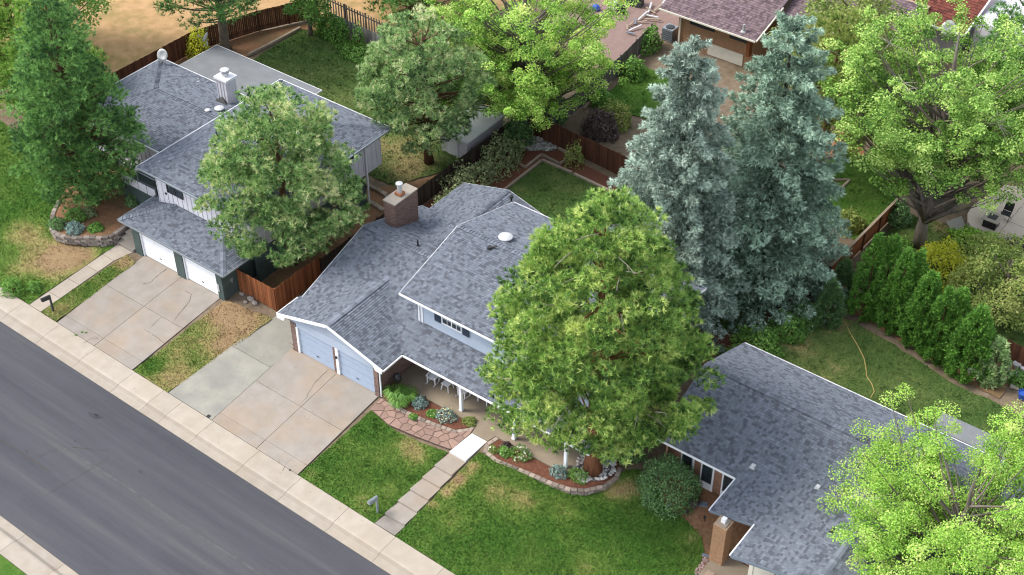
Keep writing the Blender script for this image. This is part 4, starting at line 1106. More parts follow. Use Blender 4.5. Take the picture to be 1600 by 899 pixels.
R1 = roof(H1, planesM, caps=[((-12.5, 13.9, s1), (-6.2, 13.9, s1)), ((-8.76, 6.5, 4.45), (-8.76, 11.7, 4.45)), ((-6.2, 15, 7.35), (7.1, 15, 7.35)), ((-8.1, 22.3, 4.75), (-8.1, 15.3, 4.75))],
          blockers=[(-5.1, 10.3, 6.3, 19.6, 5.8)])
trim(H1, 'fascia', [((-12.72, 6.48, 3.3), (-8.76, 6.48, 4.45)), ((-4.80, 6.48, 3.3), (-8.76, 6.48, 4.45))], .04, .2, 'white_paint', .075)
trim(H1, 'gutter', [((-12.76, 6.5, 3.27), (-12.76, 8.25, 3.27)), ((-4.76, 6.5, 3.27), (-4.76, 8.09, 3.27)), ((-4.70, 8.09, 3.27), (7.7, 8.09, 3.27)), ((-6.2, 9.74, 5.87), (7.12, 9.74, 5.87)), ((-6.2, 20.26, 5.87), (7.12, 20.26, 5.87))], .07, .11, 'white_paint', .03)
trim(H1, 'rake_board', [((-6.22, 9.8, 5.9), (-6.22, 15, 7.35)), ((-6.22, 20.2, 5.9), (-6.22, 15, 7.35)), ((7.12, 9.8, 5.9), (7.12, 15, 7.35)), ((7.12, 20.2, 5.9), (7.12, 15, 7.35)), ((-12.52, 8.2, 3.32), (-12.52, 13.9, s1)), ((-12.52, 19.2, 3.45), (-12.52, 13.9, s1)), ((-11.67, 22.32, 3.75), (-8.1, 22.32, 4.75)), ((-4.53, 22.32, 3.75), (-8.1, 22.32, 4.75)), ((-11.67, 18.6, 3.75), (-11.67, 22.3, 3.75))], .03, .16, 'white_paint', .08)
mb = MB(); mb.add([(-12.7, 6.42, 3.05), (-12.2, 6.42, 3.05), (-12.0, 6.42, 3.43), (-12.7, 6.42, 3.25), (-12.7, 6.47, 3.05), (-12.2, 6.47, 3.05), (-12.0, 6.47, 3.43), (-12.7, 6.47, 3.25)], [(0, 1, 2, 3), (7, 6, 5, 4), (0, 4, 5, 1), (1, 5, 6, 2), (3, 2, 6, 7), (0, 3, 7, 4)]); obj('eave_return', mb, 'white_paint', H1)
mb = MB(); mb.add([(-4.82, 6.42, 3.05), (-5.3, 6.42, 3.05), (-5.5, 6.42, 3.43), (-4.82, 6.42, 3.25), (-4.82, 6.47, 3.05), (-5.3, 6.47, 3.05), (-5.5, 6.47, 3.43), (-4.82, 6.47, 3.25)], [(3, 2, 1, 0), (4, 5, 6, 7), (1, 5, 4, 0), (2, 6, 5, 1), (7, 6, 2, 3), (4, 7, 3, 0)]); obj('eave_return', mb, 'white_paint', H1)
downspout(H1, [(-4.86, 6.62, 3.2), (-5.32, 6.78, 3.0), (-5.32, 6.78, .8)]); downspout(H1, [(-5.6, 9.76, 5.8), (-5.22, 10.2, 5.55), (-5.22, 10.2, 4.1)])
CH = box_part(H1, 'chimney', (-12.0, 15.2, 3.9, -11.12, 17.25, 6.42), 'brick_brown')
cp = MB(); cp.prism([(-12.03, 15.17), (-11.09, 15.17), (-11.09, 17.28), (-12.03, 17.28)], 6.42, 6.5); obj('chimney_cap', cp, 'concrete', CH)
mb = MB(); mb.box(-11.78, 15.95, 6.54, -11.32, 16.4, 6.68); obj('flue_base', mb, 'terracotta', CH)
mb = MB(); mb.lathe([(.15, 0), (.15, .35), (.11, .36), (.11, .5), (.22, .52), (.22, .64), (.03, .68)], (-11.55, 16.17, 6.68), 12); obj('flue', mb, 'pale_metal', CH)
q = at(790, 374, 7.12); round_vent(R1, (q.x, q.y, 7.35 - .279 * abs(q.y - 15) + .05), .42, .22, 'pale_metal')
q = at(653, 385, 5.0); pipe(R1, (q.x, q.y, 5.17 - .325 * (q.y - 13.9)), .05, .5)
q = at(768, 396, 6.9); mb = MB(); zz = 5.9 + .279 * (q.y - 9.8); mb.box(q.x - .18, q.y - .18, zz - .05, q.x + .02, q.y + .1, zz + .12); mb.bar((q.x + .02, q.y, zz + .1), (q.x + .3, q.y + .1, zz + .26), .12, .05); obj('roof_vent', mb, 'dark_metal', R1)
for (u, v) in ((799, 316), (801, 323)):
    q = at(u, v + 3, 4.4); mb = MB(); zz = 4.75 - .282 * (q.x + 8.1); mb.lathe([(.06, -.05), (.06, .35), (.13, .36), (.13, .45), (.03, .5)], (q.x, q.y, zz), 8); obj('vent_pipe', mb, 'black_plastic', R1)

# ------------------------------------------------------------------ the house on the left: white boards over a dark green garage
H2 = thing('house', 'white board-and-batten house with dark green garage, two white doors and white chimney', 'house', (-22, 12, .8))
box_part(H2, 'garage_wall', (-18.5, 7.55, .7, -18.3, 10.6, 3.12), 'green_siding'); box_part(H2, 'garage_wall', (-26.2, 7.62, .7, -26.0, 10.6, 3.12), 'green_siding')
for x0, x1 in ((-26.15, -25.52), (-22.38, -21.68), (-18.78, -18.28)): box_part(H2, 'pier', (x0, 7.38, .7, x1, 7.62, 3.05), 'green_siding')
box_part(H2, 'garage_header', (-26.15, 7.42, 2.78, -18.3, 7.6, 3.1), 'green_siding')
for x0, x1 in ((-25.42, -22.48), (-21.58, -18.86)):
    garage_door(H2, x0, x1, 7.54, .79, 2.775, 'white_door')
    box_part(H2, 'door_trim', (x0 - .09, 7.44, .77, x0 - .005, 7.6, 2.775), 'white_paint'); box_part(H2, 'door_trim', (x1 + .005, 7.44, .77, x1 + .07, 7.6, 2.775), 'white_paint')
mb = MB(); mb.lathe([(.1, 0), (.12, .08), (.04, .2)], (-19.75, 7.34, 2.85), 8); obj('wall_lamp', mb, 'dark_metal', H2)
mb = MB(); mb.box(-18.74, 7.33, 1.35, -18.58, 7.39, 1.85); obj('meter_box', mb, 'pale_metal', H2)
mb = MB(); mb.box(-18.29, 8.0, 1.9, -18.25, 8.25, 2.05); mb.lathe([(.05, 0), (.05, .12)], (-18.24, 8.12, 1.78), 8); obj('outlet_cover', mb, 'grey_metal', H2)
box_part(H2, 'lower_wall', (-17.9, 9.8, .8, -17.7, 19.7, 3.3), 'green_siding'); box_part(H2, 'lower_wall', (-26.0, 9.8, .8, -25.8, 20, 3.3), 'green_siding')
box_part(H2, 'upper_wall', (-25.95, 9.75, 3.3, -17.62, 21.3, 6.02), 'white_siding')
battens(H2, 'y', 9.75, -25.9, -17.7, 3.35, 6.0, 'white_siding', .42, -1); battens(H2, 'x', -17.62, 9.8, 21.25, 3.32, 6.0, 'white_siding', .42, 1)
window_y(H2, -24.95, -23.55, 9.72, 4.62, 5.42, 'dark_trim', 'glass', 2, w=.07)
mb = MB(); mb.box(-25.2, 9.66, 4.35, -25.08, 9.75, 4.45); obj('outlet_cover', mb, 'dark_metal', H2)
mb = MB(); mb.box(-22.2, 9.62, 4.8, -21.95, 9.75, 5.0); obj('wall_lamp', mb, 'dark_metal', H2)
window_x(H2, -17.60, 16.6, 18.7, 5.2, 5.85, 'dark_trim', 'glass', 3, w=.07)
downspout(H2, [(-17.5, 19.75, 5.95), (-17.55, 19.75, 1.0)], 'white_paint', .1)
roofU = [
    [(-26.8, 9.2, 6.0), (-17.1, 9.2, 6.0), (-21.95, 14.05, 7.36), (-21.95, 14.06, 7.36)],
    [(-17.1, 9.2, 6.0), (-17.1, 21.8, 6.0), (-21.95, 16.95, 7.36), (-21.95, 14.05, 7.36)],
    [(-17.1, 21.8, 6.0), (-26.8, 21.8, 6.0), (-21.95, 16.96, 7.36), (-21.95, 16.95, 7.36)],
    [(-26.8, 21.8, 6.0), (-26.8, 9.2, 6.0), (-21.95, 14.05, 7.36), (-21.95, 16.95, 7.36)],
    [(-26.96, 7.2, 3.1), (-17.8, 7.2, 3.1), (-20.36, 9.76, 3.84), (-24.4, 9.76, 3.84)],
    [(-26.96, 10.3, 3.1), (-26.96, 7.2, 3.1), (-24.4, 9.76, 3.84), (-24.4, 10.3, 3.84)],
    [(-17.8, 7.2, 3.1), (-17.8, 10.3, 3.1), (-20.36, 10.3, 3.84), (-20.36, 9.76, 3.84)],
    [(-37.2, 12.4, 4.6), (-26.0, 12.4, 4.6), (-26.0, 16.4, 5.62), (-33.15, 16.4, 5.62)],
    [(-26.0, 20.4, 4.6), (-37.2, 20.4, 4.6), (-33.15, 16.4, 5.62), (-26.0, 16.4, 5.62)],
    [(-37.2, 20.4, 4.6), (-37.2, 12.4, 4.6), (-33.15, 16.39, 5.62), (-33.15, 16.4, 5.62)],
]
R2 = roof(H2, roofU, caps=[((-26.8, 9.2, 6.0), (-21.95, 14.05, 7.36)), ((-17.1, 9.2, 6.0), (-21.95, 14.05, 7.36)), ((-17.1, 21.8, 6.0), (-21.95, 16.95, 7.36)), ((-26.8, 21.8, 6), (-21.95, 16.95, 7.36)), ((-21.95, 14.05, 7.36), (-21.95, 16.95, 7.36)),
     ((-26.96, 7.2, 3.1), (-24.4, 9.76, 3.84)), ((-17.8, 7.2, 3.1), (-20.36, 9.76, 3.84)), ((-33.15, 16.4, 5.62), (-26.8, 16.4, 5.62)), ((-37.2, 20.4, 4.6), (-33.15, 16.4, 5.62))],
          blockers=[(-25.9, 9.8, -17.7, 21.2, 5.9)])
trim(H2, 'gutter', [((-26.96, 7.14, 3.08), (-17.74, 7.14, 3.08)), ((-17.74, 7.14, 3.08), (-17.74, 10.3, 3.08)), ((-27.02, 7.14, 3.08), (-27.02, 10.3, 3.08)), ((-26.86, 9.14, 5.98), (-17.04, 9.14, 5.98)), ((-17.04, 9.2, 5.98), (-17.04, 21.86, 5.98))], .09, .1, 'grey_metal', .02)
trim(H2, 'gutter', [((-26.86, 9.2, 5.99), (-26.86, 21.86, 5.99)), ((-26.86, 21.86, 5.99), (-17.04, 21.86, 5.99)), ((-37.26, 12.4, 4.59), (-37.26, 20.46, 4.59)), ((-37.26, 20.46, 4.59), (-26.9, 20.46, 4.59)), ((-37.2, 12.34, 4.59), (-27, 12.34, 4.59))], .06, .1, 'white_paint', .035)
box_part(H2, 'wing_wall', (-36.6, 12.9, .9, -26.0, 20.0, 4.62), 'white_siding')
battens(H2, 'y', 12.9, -36.5, -26.2, 1.5, 4.5, 'white_siding', .45, -1)
# entry deck of the left house
DK = box_part(H2, 'entry_deck', (-30.4, 10.4, 1.0, -26.2, 12.9, 2.7), 'green_siding')
box_part(H2, 'deck_parapet', (-30.4, 10.38, 2.72, -27.0, 10.48, 3.5), 'dark_trim')
for k in range(4): box_part(H2, 'parapet_panel', (-30.3 + k * .82, 10.33, 2.78, -29.54 + k * .82, 10.40, 3.42), 'white_siding')
for a, b in (((-30.38, 10.42, 3.5), (-30.38, 10.42, 4.2)), ((-28.7, 10.42, 3.5), (-28.7, 10.42, 4.2)), ((-30.38, 10.42, 4.2), (-27.0, 10.42, 4.2))):
    mb = MB(); mb.bar(a, b, .05, .05); obj('railing', mb, 'grey_metal', H2)
for k in range(3):
    mb = MB(); mb.bar((-27.2 + .2 * k, 9.3, 1.6 + .3 * k), (-27.2 + .2 * k, 10.3, 2.8 + .3 * k), .05, .05); obj('stair_rail', mb, 'dark_metal', H2)
# patio roof at the back, chimney, vents
mb = MB(); mb.prism([(-36.7, 20.6), (-26.5, 20.6), (-26.5, 25.15), (-36.7, 25.15)], 3.5, lambda x, y: 3.8 - .04 * (y - 20.5)); obj('patio_roof', mb, 'roof_roll', H2)
trim(H2, 'fascia', [((-36.72, 25.2, 3.58), (-26.46, 25.2, 3.58)), ((-26.46, 21.9, 3.7), (-26.46, 25.2, 3.58)), ((-36.75, 20.6, 3.7), (-36.75, 25.2, 3.58))], .04, .12, 'white_paint', .03)
for x in (-36.4, -31.5, -26.8): box_part(H2, 'patio_post', (x - .06, 24.9, .95, x + .06, 25.02, 3.5), 'white_paint')
C2 = box_part(H2, 'chimney', (-29.45, 18.55, 4.2, -28.5, 19.4, 6.75), 'white_siding')
battens(C2, 'y', 18.55, -29.4, -28.55, 4.8, 6.7, 'white_siding', .28, -1); battens(C2, 'x', -28.5, 18.6, 19.35, 4.8, 6.7, 'white_siding', .25, 1)
box_part(C2, 'chimney_cap', (-29.55, 18.45, 6.75, -28.4, 19.5, 6.9), 'white_paint')
mb = MB(); mb.lathe([(.2, 0), (.2, .2), (.3, .22), (.3, .3), (.22, .31), (.22, .36), (.3, .38), (.3, .47), (.04, .5)], (-28.98, 18.98, 6.9), 14); obj('flue', mb, 'pale_metal', C2)
mb = MB(); mb.add([(-29.6, 18.4, 4.9), (-28.35, 18.4, 4.95), (-28.35, 18.2, 5.12), (-29.6, 18.2, 5.12), (-29.0, 18.5, 5.5)], [(0, 1, 4), (1, 2, 4), (2, 3, 4), (3, 0, 4)]); obj('flashing', mb, 'dark_metal', R2)
rz = lambda y: 5.62 - .25 * abs(y - 16.4)
q = at(343, 172, 5.4); round_vent(R2, (q.x, q.y, rz(q.y) + .04), .33, .2, 'pale_metal')
q = at(325, 176, 5.5); round_vent(R2, (q.x, q.y, rz(q.y) + .04), .2, .14, 'pale_metal')
q = at(310, 124, 5.0); pipe(R2, (q.x, q.y, rz(q.y)), .05, .25, 'pale_metal'); q = at(428, 192, 6.9); pipe(R2, (q.x, q.y, 6.6), .05, .3, 'pale_metal')

# ------------------------------------------------------------------ the house on the right: low, grey roof, brick and cream
H3 = thing('house', 'single-storey brick and cream house with broad grey roof at the lower right', 'house', (20, 12, .8))
wall_part(H3, 'brick_wall', 10.45, 11.65, 17.4, 11.65, .7, 3.5, 'brick_red'); gable_wall(H3, 'gable_wall', 'x', 10.45, 11.2, 19.8, .7, 3.45, 5.1, 'brick_red'); wall_part(H3, 'brick_wall', 10.4, 19.7, 30, 19.7, .7, 3.45, 'brick_red')
for x in (11.15, 12.35, 13.6, 14.75):
    box_part(H3, 'window_surround', (x, 11.5, .85, x + .78, 11.58, 3.2), 'white_paint')
    window_y(H3, x + .1, x + .68, 11.49, 1.55, 3.05, 'dark_trim', 'glass', 1, w=.05, out=.03)
box_part(H3, 'brick_ledge', (10.6, 11.35, .6, 15.6, 11.585, .84), 'brick_red')
wall_part(H3, 'brick_wall', 16.9, 8.55, 16.9, 11.6, .7, 3.9, 'brick_red', .2)
box_part(H3, 'entry_floor', (15.3, 5.6, .5, 17.5, 8.5, .86), 'concrete_porch')
mb = MB(); pts = [(17.5, .6), (27.6, .6), (27.6, 3.4), (21.3, 4.9), (17.5, 3.98)]
mb.add([(x, y, z) for y in (7.36, 7.48) for x, z in pts], [[0, 1, 2, 3, 4], [9, 8, 7, 6, 5]] + [(i, i + 5, (i + 1) % 5 + 5, (i + 1) % 5) for i in range(5)]); obj('front_wall', mb, 'cream_paint', H3)
wall_part(H3, 'side_wall', 17.5, 7.5, 17.5, 8.6, .6, 3.95, 'cream_paint')
for x0, x1 in ((18.75, 19.75), (20.55, 21.6), (22.6, 23.6)):
    window_y(H3, x0, x1, 7.33, 2.0, 3.85, 'cream_paint', 'pane_pale', 1, w=.07)
    mb = MB(); mb.box(x0 + .06, 7.3, 2.9, x1 - .06, 7.325, 2.96); obj('sash_bar', mb, 'cream_paint', H3)
battens(H3, 'y', 7.36, 17.7, 18.6, 1.0, 4.0, 'cream_paint', .9, -1)
R3 = roof(H3, [
    [(9.9, 11.1, 3.4), (31, 11.1, 3.4), (31, 15.6, 5.2), (9.9, 15.6, 5.2)],
    [(31, 20.1, 3.4), (9.9, 20.1, 3.4), (9.9, 15.6, 5.2), (31, 15.6, 5.2)],
    [(14.58, 11.4, 3.4), (14.58, 8.5, 3.4), (21.3, 8.5, 5.05), (21.3, 15.5, 5.05)],
    [(17.0, 8.5, 3.994), (17.0, 6.2, 3.994), (21.3, 6.2, 5.05), (21.3, 8.5, 5.05)],
    [(28.0, 6.2, 3.4), (28.0, 11.4, 3.4), (21.3, 15.5, 5.05), (21.3, 6.2, 5.05)],
], caps=[((9.9, 15.6, 5.2), (30, 15.6, 5.2)), ((21.3, 6.2, 5.05), (21.3, 15.3, 5.05))])
trim(H3, 'gutter', [((9.9, 11.04, 3.37), (14.5, 11.04, 3.37)), ((14.52, 8.5, 3.37), (14.52, 11.04, 3.37)), ((16.94, 6.2, 3.97), (16.94, 8.5, 3.97)), ((9.9, 20.16, 3.37), (31, 20.16, 3.37))], .07, .11, 'white_paint', .03)
trim(H3, 'rake_board', [((14.58, 8.47, 3.4), (17.0, 8.47, 3.994)), ((17.0, 6.17, 3.994), (21.3, 6.17, 5.05)), ((28, 6.17, 3.4), (21.3, 6.17, 5.05)), ((9.87, 11.1, 3.4), (9.87, 15.6, 5.2)), ((9.87, 20.1, 3.4), (9.87, 15.6, 5.2))], .035, .17, 'blue_grey_metal', .08)
downspout(H3, [(14.55, 8.5, 3.3), (14.62, 8.75, 3.05), (15.1, 9.4, 2.7), (16.75, 9.5, 2.6)], 'blue_grey_metal', .1)
PL = box_part(H3, 'brick_pillar', (15.2, 7.72, .45, 15.92, 8.42, 3.52), 'brick_tan')
box_part(PL, 'pillar_cap', (15.3, 7.82, 3.52, 15.82, 8.32, 3.6), 'concrete_drive'); box_part(PL, 'finial', (15.45, 7.97, 3.6, 15.68, 8.2, 3.85), 'white_paint')
mb = MB(); mb.prism([(20.9, 20.3), (26, 20.3), (26, 21.7), (20.9, 21.7)], 3.15, lambda x, y: 3.36 - .03 * (y - 20)); obj('patio_roof', mb, 'roof_roll', H3)
wz3 = lambda x: 3.4 + .2455 * (x - 14.58)
for (u, v, zz, kind) in ((1316, 694, 4.9, 0), (1178, 722, 4.1, 1), (1279, 757, 4.6, 1), (1301, 832, 4.75, 2), (1406, 723, 4.9, 2), (1353, 715, 4.9, 2)):
    q = at(u, v, zz)
    if kind == 0:
        z = wz3(q.x); mb = MB(); mb.lathe([(.3, -.03), (.16, .06), (.1, .1), (.1, .38), (.2, .4), (.2, .52), (.03, .56)], (q.x, q.y, z), 12); obj('flue', mb, 'pale_metal', R3)
    else:
        z = max(wz3(q.x), 3.4 + .4 * (q.y - 11.1) if q.y < 15.6 else 0); z = min(z, 5.05); mb = MB()
        mb.add([(q.x - .15, q.y - .15, z - .03), (q.x + .15, q.y - .15, z - .03), (q.x + .15, q.y + .15, z), (q.x - .15, q.y + .15, z), (q.x - .1, q.y - .1, z + .14), (q.x + .1, q.y - .1, z + .14), (q.x + .1, q.y + .1, z + .14), (q.x - .1, q.y + .1, z + .14)], [(4, 5, 6, 7), (0, 1, 5, 4), (1, 2, 6, 5), (2, 3, 7, 6), (3, 0, 4, 7)])
        obj('roof_vent', mb, 'pale_metal' if kind == 1 else 'dark_metal', R3)

# ------------------------------------------------------------------ houses behind
H4 = thing('house', 'tan brick house with faded purple shingle roof behind the back fence', 'house', (-9, 54, 1.1))
box_part(H4, 'brick_wall', (-12.3, 49.4, .9, -5.9, 60, 4.0), 'brick_tan')
box_part(H4, 'cream_band', (-9.6, 49.34, 1.0, -6.6, 49.4, 1.95), 'cream_paint')
for x0, x1 in ((-11.3, -9.2), (-7.9, -6.3)): window_y(H4, x0, x1, 49.36, 3.0, 3.75, 'dark_trim', 'glass', 2)
downspout(H4, [(-12.1, 49.3, 3.95), (-12.1, 49.3, 1.0)], 'cream_paint', .12)
mb = MB(); mb.box(-6.2, 48.9, 2.2, -5.95, 49.35, 3.9); obj('trellis', mb, 'cedar', H4)
R4 = roof(H4, [[(-13.4, 48.2, 4.15), (-5.2, 48.2, 4.15), (-5.2, 55, 6.1), (-13.4, 55, 6.1)], [(-5.2, 62, 4.15), (-13.4, 62, 4.15), (-13.4, 55, 6.1), (-5.2, 55, 6.1)], [(-5.2, 52, 4.6), (3.5, 52, 4.6), (3.5, 57, 6.0), (-5.2, 57, 6.0)]], 'shingle_red', singles=0, e=.24, caps=[((-13.4, 55, 6.1), (-5.2, 55, 6.1))])
trim(H4, 'gutter', [((-13.4, 48.14, 4.13), (-5.2, 48.14, 4.13)), ((-5.14, 48.2, 4.13), (-5.14, 52, 5.2)), ((-5.2, 51.94, 4.58), (3.5, 51.94, 4.58))], .1, .12, 'cream_paint', .02)
box_part(H4, 'brick_wall', (-5.9, 52.8, .9, 3.0, 60, 4.5), 'brick_tan')
q = at(1163, 40, 4.8); pipe(R4, (q.x, q.y, 4.15 + .287 * (q.y - 48.2)), .1, .6, 'vent_grey')
H5 = thing('house', 'house with dark red ribbed roof seen past the big maple', 'house', (3, 60, 1.1))
box_part(H5, 'wall', (-3, 59.4, .9, 5.6, 68, 4.0), 'stucco')
R5 = roof(H5, [[(-4, 58.4, 3.95), (6.4, 58.4, 3.95), (6.4, 64, 5.4), (-4, 64, 5.4)]], 'tile_red', singles=0, e=.3, widths=(.25, .28))
trim(H5, 'gutter', [((-4, 58.34, 3.93), (6.4, 58.34, 3.93)), ((6.45, 58.4, 3.93), (6.45, 64, 5.38))], .1, .12, 'white_paint', .02)
box_part(H5, 'annex', (6.6, 60, .9, 12, 68, 4.4), 'stucco')
SH = thing('shed', 'low pale stucco shed under the trees between the two back yards', 'shed', (-16.5, 29, 1))
box_part(SH, 'wall', (-17.7, 27.4, .9, -15.4, 31.4, 2.55), 'stucco')
mb = MB(); mb.prism([(-17.9, 27.2), (-15.2, 27.2), (-15.2, 31.6), (-17.9, 31.6)], 2.56, 2.68); obj('roof', mb, 'white_paint', SH)
box_part(SH, 'door', (-17.1, 27.36, .95, -16.2, 27.41, 2.4), 'white_paint')

# ------------------------------------------------------------------ fences
FG = 'timber fences round the yards'
fence('orange cedar fence with flat top beside the green garage', [(-18.15, 8.55), (-15.05, 8.55), (-14.85, 12.2)], 1.75, 'cedar', side=-1)
fence('long fence with shade put into its board colour, running back between the two front houses', [(-14.85, 12.35), (-14.75, 20.2), (-14.7, 31.8)], 1.5, 'cedar_shaded', side=-1)  # same cedar fence; its shaded side is painted into the boards
fence('brown board fence behind the timber-edged mulch bed', [(-14.2, 32.7), (-6.4, 32.2), (0, 31.9)], 1.75, 'cedar_dark', side=-1)
fence('dark weathered fence behind the left house beside the dry field', [(-41.2, 15), (-41.0, 21), (-40.9, 26.4), (-39.2, 31.6), (-37.0, 36.0)], 1.75, 'cedar_dark', side=-1)
fence('bare grey panel fence at the end of the left back yard', [(-35.2, 35.3), (-29.9, 35.0), (-27.6, 34.9)], 1.35, 'weathered_pale', bw=.2, side=-1)
fence('gappy brown picket fence standing above the grey panels', [(-36.5, 36.2), (-32, 35.9), (-25.5, 35.4)], 2.0, 'weathered', bw=.13, gap=.16, side=-1, lift=.3)
fence('tall grey weathered fence curving along the neighbour\'s narrow yard', [(-12.95, 33.6), (-13.05, 38), (-13.25, 43), (-13.9, 48.3)], 1.65, 'weathered', bw=.19, side=-1)
fence('dark fence behind the pots at the right edge', [(20.2, 30.4), (26, 29.7)], 1.5, 'cedar_dark', side=-1)
# ranch fence: wide boards between posts
F = thing('board_fence', 'cedar fence of wide level boards between stout posts by the pointed evergreens', 'fence', (10.2, 30.2, 1.0), FG)
A, Bp = Vector((10.2, 30.2, 1)), Vector((10.5, 39.0, 1))
for i in range(5):
    p = A.lerp(Bp, i / 4); mb = MB(); mb.box(p.x - .07, p.y - .07, .9, p.x + .07, p.y + .07, 2.45); obj('post', mb, 'cedar_dark', F)
for i in range(4):
    p, q = A.lerp(Bp, i / 4), A.lerp(Bp, (i + 1) / 4)
    for k in range(4):
        mb = MB(); mb.bar((p.x - .04, p.y + .08, 1.2 + .35 * k), (q.x - .04, q.y - .08, 1.2 + .35 * k), .03, .33, rnd.uniform(.8, 1.2)); obj('board', mb, 'cedar', F)
    mb = MB(); mb.bar((p.x, p.y, 2.46), (q.x, q.y, 2.46), .16, .04); obj('cap_rail', mb, 'timber', F)

# ------------------------------------------------------------------ beds in front, block edging, stones
bed1 = [(-5.35, 6.75)] + xy([(600, 622), (620, 634), (650, 649), (682, 662), (711, 671.5), (738, 667), (746, 658)], .95) + [(.42, 7.98), (-5.4, 7.98)]
patch('mulch_bed', bed1, 'mulch', 0, .4, lambda x, y: .96)
block_wall('edging_wall', 'one-course pinkish block edging round the flower bed beside the flagstone path', xy([(607, 628), (620, 636), (650, 651), (682, 664), (711, 674), (735, 671), (745, 662), (747, 655)], .98), 1.0, [1, 1, 1, 2, 2], .1, 'wall_block_pink', .33, .22)
bed2 = [(1.75, 7.95), (1.62, 7.2)] + xy([(760, 702), (775, 716), (800, 726), (830, 738), (860, 751), (890, 761), (915, 763), (945, 755), (962, 742), (968, 727)], .97) + [(8.0, 10.6), (6.6, 10.6), (6.6, 7.98)]
patch('mulch_bed', bed2, 'mulch', 0, .4, lambda x, y: .95)
bw2 = [(1.9, 8.0), (1.72, 7.3)] + xy([(759, 705), (775, 719), (800, 729), (830, 741), (860, 754), (890, 764), (915, 766), (945, 759), (963, 746), (969, 730)], .99)
block_wall('retaining_wall', 'curved grey-tan block wall below the porch bed and the big pine', bw2, 1.0, [2, 2, 2, 2, 3, 4, 5, 5, 5], .105, 'wall_block_pink', .34, .24)
patch('cobble_bed', wavy(xy([(893, 735), (912, 705), (960, 712), (962, 735), (945, 750), (905, 755)], .97), .05, .3, 3), 'gravel_bed', .012, .4, lambda x, y: .955)
cb = wavy(xy([(893, 735), (912, 705), (962, 714), (962, 735), (945, 750), (905, 755)], .97), .03, .3, 3); st = MB(); r9 = random.Random(9); k = 0
while k < 230:
    q = (r9.uniform(6, 9), r9.uniform(7.3, 11))
    if not inside(cb, *q): continue
    s = r9.uniform(.06, .13); a = r9.uniform(0, 3); st.lathe([(s * .55, -.02), (s, s * .35), (s * .75, s * .7), (s * .2, s * .85)], (q[0], q[1], .97), 6, r9.uniform(.7, 1.15), 1, r9.uniform(.7, 1)); k += 1
tag(obj('cobbles', st, 'cobble'), 'white river cobbles heaped round the foot of the big pine', 'cobbles', kind='stuff')
gv = wavy(xy([(800, 228), (830, 214), (842, 216), (872, 231), (866, 236), (825, 236)], 1.0), .03, .4, 27); st = MB(); k = 0
while k < 260:
    q = (r9.uniform(-15, -10), r9.uniform(30, 33.5))
    if not inside(gv, *q): continue
    s = r9.uniform(.06, .14); st.lathe([(s * .55, -.02), (s, s * .35), (s * .6, s * .75)], (q[0], q[1], 1.02), 5, r9.uniform(.5, 1.0), 1, r9.uniform(.7, 1)); k += 1
tag(obj('cobbles', st, 'cobble'), 'grey cobble patch at the foot of the brown back fence', 'cobbles', kind='stuff')

# the raised bed of the left house
RW = xy([(93, 313), (84, 330), (80, 345), (81, 357), (88, 365), (104, 370), (124, 372), (144, 372.5), (158, 374)], 1.25) + xy([(172, 368), (185, 360), (199, 349)], 1.42)
patch('mulch_bed', RW + [(-27.9, 10.5), (-30, 12.9), (-36, 12.8), (-35.5, 10)], 'needle_litter', 0, .5, lambda x, y: 1.2 + .12 * sstep((x + 31) / 3))
block_wall('retaining_wall', 'grey block wall curving round the raised bed under the big fir', RW, lambda x, y: 1.27 + .15 * sstep((x + 30.3) / 1.6), [2, 2, 2, 3, 3, 4, 5, 5], .17, 'wall_block', .40, .28)

def timbers(name, label, pts, z, material='timber', w=.18, h=.16, ln=2.4):
    T = thing(name, label, 'timber edging', (pts[0][0], pts[0][1], z), 'landscape timbers')
    for a, b in zip(pts, pts[1:]):
        d = math.dist(a, b); n = max(1, round(d / ln))
        for i in range(n):
            p = [a[k] + (b[k] - a[k]) * (i / n) for k in (0, 1)]; q = [a[k] + (b[k] - a[k]) * ((i + .985) / n) for k in (0, 1)]
            mb = MB(); mb.bar((p[0], p[1], z + h / 2), (q[0], q[1], z + h / 2), w, h, rnd.uniform(.85, 1.15)); obj('timber', mb, material, T)
    return T
timbers('timber_edging', 'pale squared timbers bordering the middle back lawn', [(-11.35, 22.6), (-11.35, 30.45), (-8.85, 30.45)], 1.0)
timbers('timber_edging', 'timber border between back lawn and mulch toward the blue spruces', [(-8.7, 30.42), (-5.6, 30.25), (-2, 30.2)], 1.0)
timbers('timber_edging', 'stepped timber frame of the small bed behind the lawn corner', xy([(804, 251), (820, 261), (824, 259), (845, 242), (848, 242), (875, 256), (894, 242), (872, 231)], 1.1), 1.0, w=.14)
timbers('timber_edging', 'grey timber line along the wood-chip bed of the left back yard', xy([(388, 88), (420, 72), (470, 45)], 1.0), 1.0, w=.2, h=.2)
timbers('timber_edging', 'pale timber edge round the neighbour\'s narrow lawn', xy([(912, 172), (935, 150), (968, 113), (1002, 100)], 1.0), 1.0, w=.16)
timbers('timber_edging', 'wooden frame of the garden box under the right spruce', xy([(1285, 283), (1327, 283), (1310, 300), (1275, 308)], 1.0), 1.0, w=.12)
for lab, pts in (('row of tan edging stones along the lawn end by the white house', [(571, 287), (580, 293), (590, 297), (600, 303), (608, 312)]), ('second row of tan edging stones nearest the brick chimney', [(572, 310), (580, 317), (590, 323), (600, 330)])):
    q = xy(pts, 1.1); block_wall('edging_stones', lab, q, 1.22, 1, .2, 'timber', .5, .3, group='edging stones')
T = thing('plank_pile', 'two loose planks leaning at the grey fence', 'planks', tuple(at(880, 190, 1.1)))
